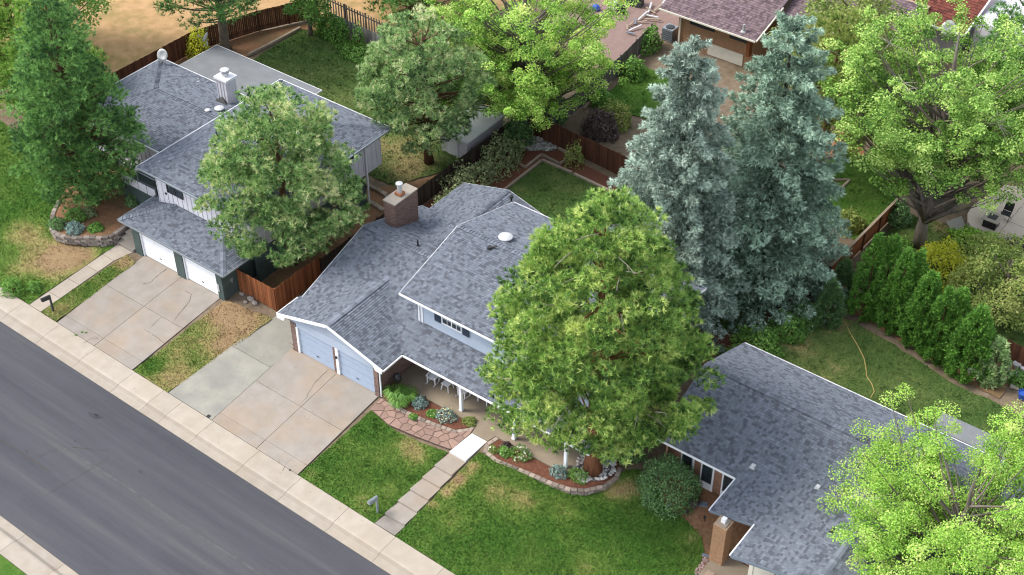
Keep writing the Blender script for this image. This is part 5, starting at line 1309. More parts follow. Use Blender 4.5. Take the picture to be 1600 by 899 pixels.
for a, b in (((870, 186), (885, 172)), ((874, 189), (892, 180))):
    mb = MB(); p, q = at(*a, 1.08), at(*b, 1.3); mb.bar(p, q, .16, .05); obj('plank', mb, 'timber', T)
for k, (u, v, s) in enumerate(((422, 486, .3), (433, 492, .24), (396, 478, .2), (406, 490, .16))):
    q = at(378 + (u - 396) * .55, v - 18, .8); mb = MB(); mb.lathe([(s * .7, -.05), (s, .1 * s), (s * .8, s * .5), (s * .2, s * .7)], (q.x, q.y, ground(q.x, q.y)), 7, 1, 1, .7)
    one('rock', mb, 'rock', ['flat tan rock nearest the cedar fence', 'tan rock in the needle litter', 'small rock beside the garage wall', 'smallest rock on the brown verge'][k], 'rock', 'rocks on the verge')

# ------------------------------------------------------------------ mailboxes
def mailbox(name, label, q, a, boxm, postm, h=1.05):
    t = thing(name, label, 'mailbox', q)
    mb = MB(); mb.box(q[0] - .05, q[1] - .05, q[2] - .2, q[0] + .05, q[1] + .05, q[2] + h + .22); obj('post', mb, postm, t)
    d = Vector((math.cos(a), math.sin(a), 0)); n = Vector((-d.y, d.x, 0)); c = Vector(q) + Vector((0, 0, h)) + d * .1
    prof = [(-.1, 0), (.1, 0), (.1, .13)] + [(.1 * math.cos(k * math.pi / 6), .13 + .1 * math.sin(k * math.pi / 6)) for k in range(1, 6)] + [(-.1, .13)]
    V = [c + d * s + n * x + Vector((0, 0, z)) for s in (-.12, .42) for x, z in prof]; m = len(prof)
    mb = MB(); mb.add(V, [list(range(m))[::-1], list(range(m, 2 * m))] + [(i, (i + 1) % m, m + (i + 1) % m, m + i) for i in range(m)]); obj('box', mb, boxm, t)
    mb = MB(); V = [c + d * s + n * x * 1.02 + Vector((0, 0, z * 1.02)) for s in (.421, .435) for x, z in prof]
    mb.add(V, [list(range(m))[::-1], list(range(m, 2 * m))] + [(i, (i + 1) % m, m + (i + 1) % m, m + i) for i in range(m)]); obj('door', mb, boxm, t)
    mb = MB(); f = c + d * .1 + n * .11; mb.bar(f, f + Vector((0, 0, .3)), .02, .05); obj('flag', mb, boxm, t)
    mb = MB(); mb.bar(c - d * .1 - Vector((0, 0, .03)), c + d * .35 - Vector((0, 0, .03)), .12, .05); obj('bracket', mb, postm, t)
    return t
mailbox('mailbox', 'grey arched mailbox on a grey post in the lawn by the front steps', (-.3, .62, ground(-.3, .62)), -math.pi / 2 - .15, 'grey_metal', 'grey_metal')
mailbox('mailbox', 'dark mailbox on a slim post beside the left house\'s walk', (-26.45, .95, ground(-26.45, .95)), -math.pi / 2 - .25, 'dark_metal', 'dark_trim')

# ------------------------------------------------------------------ satellite dishes
def dish(name, label, c, face, r=.4):
    t = thing(name, label, 'satellite dish', c); c = Vector(c); f = Vector(face).normalized(); u = f.cross(_Z).normalized(); w = u.cross(f)
    mb = MB(); mb.tube([c, c + Vector((0, 0, .55))], .03, 6); mb.tube([c + u * .3 + f * .2, c + Vector((0, 0, .4))], .015, 5); mb.tube([c - u * .3 + f * .2, c + Vector((0, 0, .4))], .015, 5); obj('mast', mb, 'pale_metal', t)
    h = c + Vector((0, 0, .7)); V = []; n = 16
    for k, (q, dd) in enumerate(((.05, 0), (.55, .04), (1, .12), (1.0, .09), (.55, .01), (.05, -.03))):
        V += [h + (u * math.cos(2 * math.pi * i / n) + w * math.sin(2 * math.pi * i / n) * 1.12) * (q * r) + f * dd for i in range(n)]
    mb = MB(); mb.add(V, [(k * n + i, k * n + (i + 1) % n, (k + 1) * n + (i + 1) % n, (k + 1) * n + i) for k in range(5) for i in range(n)] + [list(range(n))[::-1], [5 * n + i for i in range(n)]]); obj('reflector', mb, 'pale_metal', t, smooth=True)
    mb = MB(); mb.bar(h - w * r * .9, h - w * r * .5 + f * .55, .03, .03); e = h - w * r * .5 + f * .55; mb.bar(e, e + f * .12, .1, .1); obj('feed_arm', mb, 'vent_grey', t)
dish('satellite_dish', 'grey satellite dish on the corner of the left house\'s low roof', (-36.3, 19.9, 4.72), (.35, -.85, .45))
dish('satellite_dish', 'satellite dish edge-on beside the yellow-green bush', (-37.1, 24.6, 3.65), (-.9, -.35, .4), .36)
q = at(1483, 42, 4.8); dish('satellite_dish', 'white satellite dish on the dark red ribbed roof', (q.x, q.y, 3.95 + .259 * max(0, q.y - 58.4)), (.5, -.75, .5), .55)

# ------------------------------------------------------------------ porch furniture
def rocking_chair(name, label, x, y, z, a):
    t = thing(name, label, 'rocking chair', (x, y, z), 'white rocking chairs on the porch'); t_rot = a
    def Q(px, py, pz): return (x + px, y + py, z + pz)
    P = []
    for s in (-1, 1):
        mb = MB(); mb.tube([Q(s * .25, .42 * math.cos(k), .42 * .18 * (1 - math.sin(k)) + .03) for k in [math.pi * j / 8 for j in range(9)]], .022, 5); obj('rocker', mb, 'white_paint', t)
        for py, h in ((-.22, .62), (.2, 1.12)):
            mb = MB(); mb.bar(Q(s * .25, py, .06), Q(s * .25, py + (.14 if h > 1 else 0), h), .045, .045); obj('leg', mb, 'white_paint', t)
        mb = MB(); mb.box(x + s * .25 - .045, y - .3, z + .62, x + s * .25 + .045, y + .26, z + .655); obj('armrest', mb, 'white_paint', t)
    mb = MB()
    for k in range(6): mb.box(x - .26, y - .24 + .08 * k, z + .40, x + .26, y - .175 + .08 * k, z + .425)
    obj('seat', mb, 'white_paint', t)
    for k in range(5): mb = MB(); mb.bar(Q(-.18 + .09 * k, .2, .44), Q(-.18 + .09 * k, .35, 1.08), .06, .02); obj('back_slat', mb, 'white_paint', t)
    mb = MB(); mb.bar(Q(-.29, .345, 1.1), Q(.29, .345, 1.1), .05, .1); obj('back_rail', mb, 'white_paint', t)
    t.rotation_euler = (0, 0, a)
rocking_chair('rocking_chair', 'white rocking chair nearest the brick porch wall', -3.6, 9.25, 1.0, .15)
rocking_chair('rocking_chair', 'white rocking chair behind the first porch column', -1.55, 9.45, 1.0, -.1)
t = thing('side_table', 'small white table between the two porch rockers', 'side table', (-2.62, 9.3, 1.0))
mb = MB()
for k in range(5): mb.box(-2.87 + .1 * k, 9.05, 1.46, -2.78 + .1 * k, 9.55, 1.49)
obj('table_top', mb, 'white_paint', t)
for sx, sy in ((-1, -1), (1, -1), (1, 1), (-1, 1)):
    mb = MB(); mb.bar((-2.62 + sx * .26, 9.3 + sy * .26, 1.0), (-2.62 + sx * .18, 9.3 + sy * .18, 1.46), .045, .045); obj('leg', mb, 'white_paint', t)
t = thing('plant_table', 'low white table with plants farther along the porch', 'table', (-.35, 9.75, 1.0))
mb = MB(); mb.box(-.7, 9.5, 1.4, 0, 10.0, 1.44); obj('table_top', mb, 'white_paint', t)
for sx, sy in ((-1, -1), (1, -1), (1, 1), (-1, 1)): mb = MB(); mb.bar((-.35 + sx * .3, 9.75 + sy * .2, 1.0), (-.35 + sx * .3, 9.75 + sy * .2, 1.4), .04, .04); obj('leg', mb, 'white_paint', t)
mb = MB(); mb.lathe([(.08, 0), (.13, .16), (.11, .17)], (-.35, 9.7, 1.44), 10); obj('pot', mb, 'terracotta', t)
q = at(622, 607, 1.0); t = thing('garden_statue', 'black rounded ornament on a thin stand at the porch corner', 'ornament', (q.x, q.y, .97))
mb = MB(); mb.tube([(q.x, q.y, .95), (q.x, q.y, 1.55)], .03, 6); mb.lathe([(.18, 0), (.16, .03), (.03, .06)], (q.x, q.y, .97), 10); obj('stand', mb, 'dark_metal', t)
mb = MB(); mb.lathe([(.05, 0), (.2, .12), (.25, .32), (.2, .5), (.08, .62), (.02, .66)], (q.x, q.y, 1.5), 12, 1, 1.15, .8); obj('body', mb, 'black_plastic', t, smooth=True)
mb = MB(); mb.lathe([(.03, 0), (.09, .06), (.1, .14), (.04, .22)], (q.x + .16, q.y - .02, 2.02), 10); obj('head', mb, 'black_plastic', t, smooth=True)
t = thing('lamp_post_stub', 'short dark garden light at the edge of the porch bed', 'garden light', (-3.0, 7.8, .96)); mb = MB(); mb.lathe([(.03, 0), (.03, .32), (.09, .33), (.07, .42), (.01, .46)], (-3.0, 7.8, .96), 8); obj('lamp', mb, 'dark_metal', t)
t = thing('garden_chair', 'grey metal chair standing by the dark bush past the pine', 'chair', (7.6, 12.0, .95))
mb = MB(); mb.box(7.3, 11.75, 1.35, 7.85, 12.25, 1.4); obj('seat', mb, 'grey_metal', t)
mb = MB(); mb.box(7.3, 12.25, 1.4, 7.85, 12.3, 1.85); obj('backrest', mb, 'grey_metal', t)
for sx in (7.34, 7.81):
    for sy in (11.8, 12.22): mb = MB(); mb.bar((sx, sy, .93), (sx, sy, 1.36), .04, .04); obj('leg', mb, 'grey_metal', t)

# things in the right house's front bed
patch('mulch_bed', wavy([(11.6, 9.35), (13.0, 9.2), (14.2, 8.75), (14.9, 7.9), (15.2, 6.9), (15.6, 7.3), (16.7, 8.6), (16.7, 11.5), (10.5, 11.5), (10.6, 10.3)], .04, .4, 41), 'needle_litter', .022, .5)
st = MB(); cbp = [(14.8, 7.9), (15.1, 6.5), (15.5, 5.2), (15.9, 5.2), (15.4, 7.6)]; k = 0
while k < 120:
    q = (r9.uniform(14.7, 16), r9.uniform(5, 8))
    if inside(cbp, *q): s = r9.uniform(.05, .1); st.lathe([(s * .6, -.02), (s, s * .3), (s * .4, s * .7)], (q[0], q[1], ground(*q) + .02), 5, r9.uniform(.7, 1.2)); k += 1
tag(obj('pebbles', st, 'stone_pink'), 'pinkish pebble strip at the foot of the brick pillar', 'pebbles', kind='stuff')
mb = MB(); mb.prism([(15.55, 4.4), (15.95, 4.4), (15.95, 7.0), (15.55, 7.0)], .4, 1.05); one('low_brick_wall', mb, 'brick_red', 'low red brick wall in front of the brick pillar', 'wall')
for k, (a, b) in enumerate((((1097, 868), (1113, 874)), ((1040, 799), (1047, 792)))):
    p, q = at(*a, .72), at(*b, .72); mb = MB(); mb.bar((p.x, p.y, ground(p.x, p.y) + .07), (q.x, q.y, ground(q.x, q.y) + .09), .11, .09); one('downspout_extension', mb, 'blue_grey_metal', ['blue-grey drain spout lying by the brick pillar', 'short blue drain spout under the round dark shrub'][k], 'drain spout')
q = at(1098, 793, .8); mb = MB(); mb.obox((q.x, q.y, ground(q.x, q.y) + .03), (.5, .3, .08), .5, taper=.9); one('splash_block', mb, 'leaf_blue' if False else 'blue_grey_metal', 'small blue-green splash block lying in the brown bed', 'splash block')
for k, (u, v) in enumerate(((1073, 808), (1100, 817), (1088, 783))):
    q = at(u, v, .8); mb = MB(); mb.lathe([(.02, -.05), (.02, .3), (.09, .31), (.06, .4), (.01, .42)], (q.x, q.y, ground(q.x, q.y)), 8); one('path_light', mb, 'dark_metal', ['dark path light on the left side of the brown bed', 'dark path light nearest the brick pillar', 'dark path light near the cream window panels'][k], 'path light', 'path lights in the brown bed')

# ------------------------------------------------------------------ yard things far behind
q = Vector((-13.1, 49.6, 1.0)); t = thing('air_conditioner', 'grey air conditioning unit beside the tan brick house', 'air conditioner', q)
mb = MB(); mb.prism([(q.x - .45, q.y - .45), (q.x + .45, q.y - .45), (q.x + .45, q.y + .45), (q.x - .45, q.y + .45)], 1.0, 2.0); obj('cabinet', mb, 'grey_metal', t)
for k in range(5): mb = MB(); mb.box(q.x - .47, q.y - .47, 1.15 + k * .16, q.x + .47, q.y + .47, 1.19 + k * .16); obj('louvre', mb, 'dark_trim', t)
mb = MB(); mb.lathe([(.36, 0), (.36, .03), (.3, .05), (.05, .06)], (q.x, q.y, 2.0), 14); obj('fan_grille', mb, 'dark_metal', t)
for k, (u, v, s, mt, lab, cat) in enumerate(((931, 14, (.7, .6, .5), 'blue_tarp', 'bright blue bundle on the paved yard', 'tarp'), (953, 20, (.5, .5, .9), 'pale_metal', 'pale round bin on the paved yard', 'bin'), (962, 14, (.5, .5, .7), 'pale_metal', 'smaller pale bin beside the black sack', 'bin'), (971, 18, (.7, .6, .7), 'black_plastic', 'black sack leaning by the pale bins', 'sack'), (992, 6, (1.3, .8, .7), 'dark_trim', 'dark bench-like box at the top of the paved yard', 'box'), (978, 2, (.8, .6, .5), 'terracotta', 'rust-coloured planter at the top of the paved yard', 'planter'))):
    q = at(u, v, 1.1); mb = MB()
    if cat == 'bin': mb.lathe([(s[0] * .4, 0), (s[0] * .5, s[2] * .9), (s[0] * .55, s[2] * .92), (s[0] * .5, s[2]), (s[0] * .1, s[2] * 1.05)], (q.x, q.y, 1.02), 12)
    elif cat in ('tarp', 'sack'): mb.lathe([(s[0] * .5, 0), (s[0] * .6, s[2] * .3), (s[0] * .4, s[2] * .75), (s[0] * .12, s[2])], (q.x, q.y, 1.02), 7, 1, 1, .8)
    else: mb.obox((q.x, q.y, 1.02), s, .2, taper=.94); mb.obox((q.x, q.y, 1.02 + s[2] + .004), (s[0] * 1.02, s[1] * 1.02, .05), .2)
    one(cat.replace(' ', '_'), mb, mt, lab, cat)
T = thing('lumber_pile', 'loose light boards and junk lying along the top of the grey fence', 'lumber', tuple(at(1000, 36, 1.2)))
for k in range(16):
    p = at(975 + 4.4 * k + rnd.uniform(-5, 5), 52 - 3.3 * k + rnd.uniform(-4, 3), 1.15); a = rnd.uniform(0, 3); mb = MB(); mb.bar(p, p + Vector((math.cos(a), math.sin(a), .1)) * rnd.uniform(.5, 1.6), .14, .05); obj('board', mb, rnd.choice(['timber', 'pale_metal', 'blue_grey_metal', 'timber']), T)

PZ = 1.22
PAT = wavy(xy([(1519, 322), (1512, 334), (1513, 347), (1522, 361), (1538, 368), (1556, 370), (1569, 376), (1580, 385), (1600, 403)], PZ) + [(24, 40.5), (24, 50), (15.0, 46.3)], .01, 3, 50)
mb = MB(); mb.prism(PAT, .9, PZ); obj('patio', mb, 'patio_concrete', kind='structure')
pj = struct('patio_joint')
for a, b in (((1556, 370), (1600, 318)), ((1566, 342), (1600, 356))):
    crack(pj, xy([a, b], PZ), lambda x, y: PZ, .03)
block_wall('patio_edging', 'low dark block edging round the curved patio', xy([(1512, 347), (1522, 363), (1538, 370.5), (1556, 372.5), (1569, 378.5), (1580, 388), (1600, 406)], PZ), PZ - .02, 2, .12, 'wall_block', .4, .2)
patch('garden_path', xy([(1478, 347), (1502, 338), (1515, 366), (1494, 371)], 1.0), 'concrete_pad', .02, .5)
q = at(1548, 352, PZ); t = thing('fire_table', 'square black fire table with a pale rim on the curved patio', 'fire table', (q.x, q.y, PZ))
mb = MB(); mb.obox((q.x, q.y, PZ), (.85, .85, .6), 0); obj('base', mb, 'black_plastic', t)
mb = MB(); mb.obox((q.x, q.y, PZ + .602), (1.12, 1.12, .06), 0); obj('rim', mb, 'concrete', t)
mb = MB(); mb.obox((q.x, q.y, PZ + .665), (.55, .55, .02), 0); obj('burner', mb, 'dark_metal', t)
q = at(1570, 342, PZ); t = thing('folding_chair', 'black folding chair behind the fire table', 'chair', (q.x, q.y, PZ)); x, y = q.x, q.y
mb = MB(); mb.box(x - .28, y - .25, PZ + .42, x + .28, y + .25, PZ + .46); obj('seat', mb, 'black_plastic', t)
mb = MB(); mb.add([(x - .28, y + .25, PZ + .5), (x + .28, y + .25, PZ + .5), (x + .28, y + .42, PZ + 1.0), (x - .28, y + .42, PZ + 1.0), (x - .28, y + .28, PZ + .5), (x + .28, y + .28, PZ + .5), (x + .28, y + .45, PZ + 1.0), (x - .28, y + .45, PZ + 1.0)], [(0, 1, 2, 3), (7, 6, 5, 4), (0, 4, 5, 1), (1, 5, 6, 2), (2, 6, 7, 3), (3, 7, 4, 0)]); obj('backrest', mb, 'black_plastic', t)
for s in (-.27, .27):
    for a, b in ((-.3, .3), (.3, -.3)): mb = MB(); mb.bar((x + s, y + a, PZ), (x + s, y + b, PZ + .66), .03, .03); obj('leg', mb, 'dark_metal', t)

H = thing('garden_hose', 'tan garden hose wandering over the right back lawn', 'hose', tuple(at(1308, 492, 1.03)))
hp = [(1308, 492), (1320, 503), (1328, 520), (1340, 540), (1350, 560), (1353, 575), (1354, 588), (1362, 600), (1366, 612), (1360, 622)]
mb = MB(); mb.tube([at(u, v, 1.05) for u, v in hp], .03, 5); obj('tube', mb, 'hose', H)
pots = ((1583, 553, .16, 'pale_metal'), (1594, 560, .2, 'pale_metal'), (1575, 562, .14, 'stucco'), (1588, 572, .22, 'pale_metal'), (1598, 576, .15, 'stucco'), (1572, 578, .18, 'stucco'), (1579, 586, .12, 'pale_metal'), (1517, 582, .2, 'pale_metal'), (1592, 588, .2, 'stucco'))
for k, (u, v, s, mt) in enumerate(pots):
    q = at(u, v, 1.15); mb = MB(); mb.lathe([(s * .7, 0), (s, s * 1.3), (s * 1.08, s * 1.32), (s * 1.08, s * 1.5), (s * .85, s * 1.5), (s * .8, s * 1.3), (.02, s * 1.28)], (q.x, q.y, 1.02), 12)
    one('flower_pot', mb, mt, ['small white pot against the dark fence', 'large white pot at the right edge by the fence', 'small pale pot left of the pot crowd', 'widest white pot in the middle of the crowd', 'pale pot at the far right of the crowd', 'pale pot at the front left of the crowd', 'smallest white pot in front of the crowd', 'lone white pot at the foot of the last pointed evergreen', 'pale pot front right of the crowd'][k], 'flower pot', 'pots by the dark fence')
t = thing('pot_bench', 'purplish low bench behind the white pots', 'bench', tuple(at(1586, 560, 1.0)))
p, q = at(1572, 556, 1.0), at(1606, 572, 1.0); mb = MB(); mb.bar((p.x, p.y, 1.45), (q.x, q.y, 1.45), .5, .06); obj('top', mb, 'leaf_purple' if False else 'cedar_dark', t)
for f in (.05, .95): c = p.lerp(q, f); mb = MB(); mb.box(c.x - .05, c.y - .2, .98, c.x + .05, c.y + .2, 1.42); obj('leg', mb, 'cedar_dark', t)
q = at(1533, 594, 1.0); mb = MB(); mb.lathe([(.34, 0), (.36, .05), (.28, .06), (.26, .02)], (q.x, q.y, 1.02), 16); one('coiled_hose', mb, 'leaf_dark' if False else 'dark_trim', 'dark coiled hose on the lawn before the last evergreens', 'coiled hose')
q = at(1585, 606, 1.0); mb = MB(); mb.obox((q.x, q.y, 1.02), (.5, .3, .1), .2, taper=.9); one('stepping_block', mb, 'concrete', 'pale block lying on the lawn below the pots', 'block')
q = at(1597, 622, 1.0); mb = MB(); mb.lathe([(.22, 0), (.3, .4), (.27, .4), (.25, .3)], (q.x, q.y, 1.02), 12); one('planter', mb, 'blue_tarp', 'dark blue planter at the right edge of the lawn', 'planter')
q = at(1313, 402, 1.0); mb = MB(); mb.obox((q.x, q.y, 1.0), (1.1, .8, .35), .1, taper=.92); mb.obox((q.x, q.y, 1.354), (1.15, .85, .05), .1); one('utility_box', mb, 'vent_grey', 'grey flat utility box beside the level-board fence', 'utility box')

# ------------------------------------------------------------------ trees
dome = lambda t: min(1, .62 + 1.5 * t) * math.sqrt(max(0, 1 - max(0, (t - .28) / .72) ** 2.0))
cone = lambda t: min(1, .6 + 2.2 * t) * max(0, 1 - t) ** .62 + .03
round_ = lambda t: math.sqrt(max(0, 1 - (2 * t - 1) ** 2)) * .97 + .03
def tall(t): return min(1, .55 + 1.6 * t) * (max(0, 1 - max(0, (t - .25) / .75) ** 1.5)) ** .8
pine('pine_tree', 'huge yellow-green pine hiding the right half of the blue house', (7.3, 9.07, .95), 18.0, 4.9, 5.2, lambda t: min(1, .76 + 1.7 * t) * max(0, 1 - max(0, (t - .12) / .88) ** 1.9) ** .72, 390, 56, (.78, .30), 16, .26, 'pine_yellow', .42, 3, bark='bark_red', group='pine trees', inner=.42, limb_every=9, rag=.085)
pine('pine_tree', 'rounded green pine between the white house and the cedar fence', (-17.3, 12.2, .9), 12.2, 2.2, 4.45, dome, 260, 48, (.75, .30), 16, .25, 'pine_green', .3, 5, group='pine trees', rag=.085, inner=.38, limb_every=6)
pine('pine_tree', 'soft green pine with bare trunk on the wood chips behind the chimneys', (-17.4, 25.7, 1.0), 11.0, 2.8, 3.9, dome, 180, 44, (.75, .32), 16, .26, 'pine_soft', .27, 7, group='pine trees')
pine('pine_tree', 'tall dark conifer over the raised bed at the left', (-32.0, 8.9, 1.2), 15.8, .9, 3.2, tall, 320, 46, (.8, .24), 13, .23, 'fir_dark', .33, 9, group='pine trees', up=.35, rag=.2)
pine('pine_tree', 'thin olive pine behind the right blue spruce', (4.5, 40.0, 1.0), 12.5, 2.5, 3.6, dome, 90, 26, (1.0, .5), 22, .36, 'leaf_olive', .25, 13, group='pine trees', inner=.4)
pine('pine_tree', 'dark pine with leaning trunk at the top left by the fence', (-39.2, 28.0, 1.0), 11.0, 4.2, 4.6, dome, 140, 36, (.9, .4), 12, .3, 'fir_dark', .36, 15, group='pine trees', bark='bark_grey', lean=(.9, -.7))
pine('pine_tree', 'dark evergreen beyond the picket fence at the top', (-31.0, 40.0, 1.0), 9.5, 1.0, 3.8, dome, 120, 34, (.9, .4), 12, .3, 'fir_dark', .3, 17, group='pine trees')
pine('pine_tree', 'dark conifer in the top right corner', (12.5, 52.5, 1.0), 12.0, 1.0, 3.8, tall, 110, 28, (1.0, .45), 14, .36, 'fir_dark', .3, 19, group='pine trees')
pine('pine_tree', 'slender pale pine at the left edge behind the big fir', (-40.0, 13.4, 1.0), 11.5, 1.2, 3.0, tall, 100, 28, (.9, .45), 16, .34, 'leaf_maple', .25, 21, group='pine trees', inner=.4)
pine('pine_tree', 'second pale pine cut by the left edge', (-44.3, 14.0, 1.0), 13, 1.2, 3.6, tall, 130, 30, (.9, .45), 16, .34, 'leaf_maple', .25, 22, group='pine trees', inner=.4)
spruce('spruce_tree', 'pale blue spruce standing nearer, left of the pair', (3.6, 22.4, 1.0), 18.4, 1.5, 4.5, 'spruce_blue', 31, 'blue spruces')
spruce('spruce_tree', 'darker blue-green spruce, the right one of the pair', (6.7, 27.8, 1.0), 18.4, 1.3, 5.2, 'spruce_green', 33, 'blue spruces')
broadleaf('broadleaf_tree', 'bright lime-green tree at the top centre over the back fence', (-14.5, 32.6, 1.0), 14.6, .8, 7.3, round_, 720, 150, (.6, .34), .15, 'leaf_bright', .35, 41, arms=34, group='leafy trees', rag=.2)
broadleaf('broadleaf_tree', 'large maple with a forked grey trunk at the upper right', (13.1, 37.1, 1.0), 15.4, 4.4, 8.1, round_, 860, 145, (.62, .34), .16, 'leaf_maple', .36, 43, arms=46, low=1.24, group='leafy trees', rag=.2, lean=(-1.1, 1.8), limb_r=.07)
broadleaf('broadleaf_tree', 'fresh lime-green tree in the lower right corner over the grey roof', (25.3, 12.3, .9), 9.4, 3.0, 6.9, round_, 620, 190, (.62, .36), .11, 'leaf_lime', .3, 45, arms=27, group='leafy trees', rag=.24)
broadleaf('broadleaf_tree', 'leafy tree reaching in at the right edge behind the patio', (23.5, 49.5, 1.0), 12, 3, 5.0, round_, 300, 120, (.6, .34), .18, 'leaf_maple', .3, 47, arms=20, group='leafy trees')
broadleaf('broadleaf_tree', 'small ivy-clad tree at the corner of the left back yard', (-35.6, 33.4, 1.0), 5.2, 1.6, 1.7, round_, 34, 120, (.7, .45), .2, 'leaf_mid', .16, 49, group='leafy trees', lean=(.6, 0))
broadleaf('broadleaf_tree', 'yellow-green tree beyond the picket fence', (-34.2, 42.0, 1.0), 6.5, 1.0, 2.8, round_, 50, 130, (1, .5), .24, 'leaf_yellow', .2, 51, group='leafy trees')
broadleaf('broadleaf_tree', 'rounded dull green tree at the right beyond the pointed evergreens', (19.6, 33.6, 1.0), 4.8, .6, 2.9, round_, 90, 170, (.8, .42), .16, 'leaf_olive', .16, 53, group='leafy trees')
broadleaf('broadleaf_tree', 'olive tree behind the purple roof at the top', (2.0, 48.5, 1.0), 10, 2, 4.2, round_, 90, 150, (1.2, .6), .25, 'leaf_olive', .25, 55, group='leafy trees', inner=.4)
broadleaf('broadleaf_tree', 'pale green tree at the left edge behind the firs', (-49, 20, 1.0), 11, 1.5, 4.5, round_, 90, 150, (1.2, .6), .25, 'leaf_mid', .25, 57, group='leafy trees', inner=.4)
BP = [o for o in bpy.data.objects if o.get('label', '').startswith('huge yellow-green pine')][0]; rt = random.Random(4)
for k in range(26):
    q = rt.uniform(.12, .9); a = rt.uniform(-2.4, 1.0); rr = 5.25 * tall(q) * rt.uniform(.86, .98); z = .95 + 4.6 + q * 13.0
    p = Vector((7.3 + rr * math.cos(a), 9.07 + rr * math.sin(a), z)); d = Vector((math.cos(a + rt.uniform(-.9, .9)), math.sin(a + rt.uniform(-.9, .9)), rt.uniform(-.25, .35))); mb = MB(); l = rt.uniform(.6, 1.5)
    mb.tube([p - d * l * .6, p + Vector((0, 0, .06)), p + d * l * .5], [.03, .02, .008], 4); mb.tube([p, p + d * l * .3 + Vector((rt.uniform(-.3, .3), rt.uniform(-.3, .3), .12))], [.016, .006], 4)
    obj('dead_twig', mb, 'twig_pale', BP)
# dead twigs in the maple
MT = [o for o in bpy.data.objects if o.name.startswith('broadleaf_tree') and o.get('label', '').startswith('large maple')][0]
for e, m_, r0 in (((10.6, 36.4, 7.2), (12.2, 36.9, 4.6), .16), ((15.6, 37.9, 6.2), (14.3, 37.2, 4.1), .18), ((13.4, 39.6, 8.2), (13.2, 37.9, 5.4), .15), ((12.3, 35.2, 7.4), (12.7, 36.4, 5.2), .12)):
    mb = MB(); mb.tube([(13.1, 37.1, 2.9), m_, e], [r0, r0 * .8, r0 * .4], 8); obj('limb', mb, 'bark_grey', MT, smooth=True)
for (u, v, z, n) in ((1390, 68, 13.0, 7), (1418, 140, 12.5, 5), (1560, 195, 11.5, 9), (1440, 265, 9.0, 6), (1412, 130, 12.8, 4)):
    p = at(u, v, z); mb = MB()
    for k in range(n):
        a = rnd.uniform(0, 6.28); l = rnd.uniform(.7, 1.8); e = p + Vector((math.cos(a) * l, math.sin(a) * l, rnd.uniform(-.6, .7)))
        mb.tube([p, p.lerp(e, .5) + Vector((rnd.uniform(-.1, .1), rnd.uniform(-.1, .1), .08)), e], [.035, .022, .008], 4)
    obj('dead_branch', mb, 'twig_pale', MT)

# pointed evergreens
for k, (x, y, h, r, tips, lab) in enumerate((
    (13.35, 29.1, 5.7, 1.25, ((-.2, -.1, 1), (.55, .55, .97)), 'first pointed evergreen from the left, twin-tipped, nearest the cedar fence'),
    (14.95, 28.95, 5.5, 1.25, ((.1, 0, 1), (.6, .6, .98)), 'second pointed evergreen of the row, with a slim second tip'),
    (16.75, 28.65, 5.0, 1.15, ((0, 0, 1),), 'third pointed evergreen, in the middle of the row'),
    (18.1, 28.35, 4.75, 1.25, ((-.1, -.2, 1), (.5, .35, .98)), 'fourth pointed evergreen of the row, broad and twin-tipped'),
    (20.0, 28.0, 4.5, 1.35, ((0, 0, 1),), 'fifth pointed evergreen, the widest, at the right end of the row'))):
    cone_shrub('pointed_evergreen', lab, (x, y, 1.0), h, r, 'arbor', 60 + k, 'row of pointed evergreens', 9000, tips)
cone_shrub('pointed_evergreen', 'small dark cone shrub at the end of the level-board fence', (11.35, 29.5, 1.0), 2.7, .72, 'leaf_dark', 70, 'small cone shrubs', 3000)
cone_shrub('pointed_evergreen', 'loose grey-green cone shrub below the right spruce', (11.75, 27.0, 1.0), 2.9, .8, 'leaf_dark', 71, 'small cone shrubs', 2600, size=.24)
cone_shrub('pointed_evergreen', 'dull blue-green juniper right of the pointed row', (21.45, 28.1, 1.0), 2.9, .8, 'pine_soft', 72, 'small cone shrubs', 2400, size=.22)

# shrubs
bush('shrub', 'big round dark green shrub before the right house windows', (11.35, 10.1, .75), 1.75, 1.6, 2.5, 'leaf_dark', 80, 9000, .11, rag=.06, flop=1.0)
bush('shrub', 'bright yellow shrub behind the pointed evergreens', (15.4, 35.2, 1.0), 1.9, 1.7, 2.3, 'leaf_yellow', 81, 3600, .17)
bush('shrub', 'low light green plants filling the bed by the patio', (16.5, 39.3, 1.0), 2.5, 1.3, .75, 'leaf_lime', 82, 3000, .2, cat='plants')
bush('shrub', 'yellow-green bush by the edge-on satellite dish', (-40.3, 26.3, 1.0), .9, .9, 2.2, 'leaf_yellow', 83, 1400, .18)
for k, (x, y, rx, ry, h, m_, lab) in enumerate((
    (-13.0, 24.6, 1.5, 2.2, 1.9, 'leaf_grey', 'grey-green spreading shrub at the middle house\'s back corner'),
    (-13.3, 28.3, 1.3, 1.9, 2.0, 'leaf_grey', 'grey-green shrub farther back along the dark fence'),
    (-12.6, 21.8, 1.0, 1.2, 1.5, 'leaf_grey', 'small grey-green shrub behind the brick chimney'),
    (-13.9, 31.0, 1.0, 1.0, 2.2, 'leaf_dark', 'dark shrub in the back fence corner'))):
    bush('shrub', lab, (x, y, 1.0), rx, ry, h, m_, 90 + k, 2600, .17, 'shrubs along the dark fence', rag=.22)
bush('shrub', 'thin upright shrub in front of the brown back fence', (-9.3, 31.3, 1.0), .7, .7, 2.0, 'leaf_olive', 95, 500, .15)
bush('shrub', 'dark purple shrub in the neighbour\'s narrow yard', (-10.0, 35.6, 1.0), 1.3, 1.3, 1.9, 'leaf_purple', 96, 1800, .2)
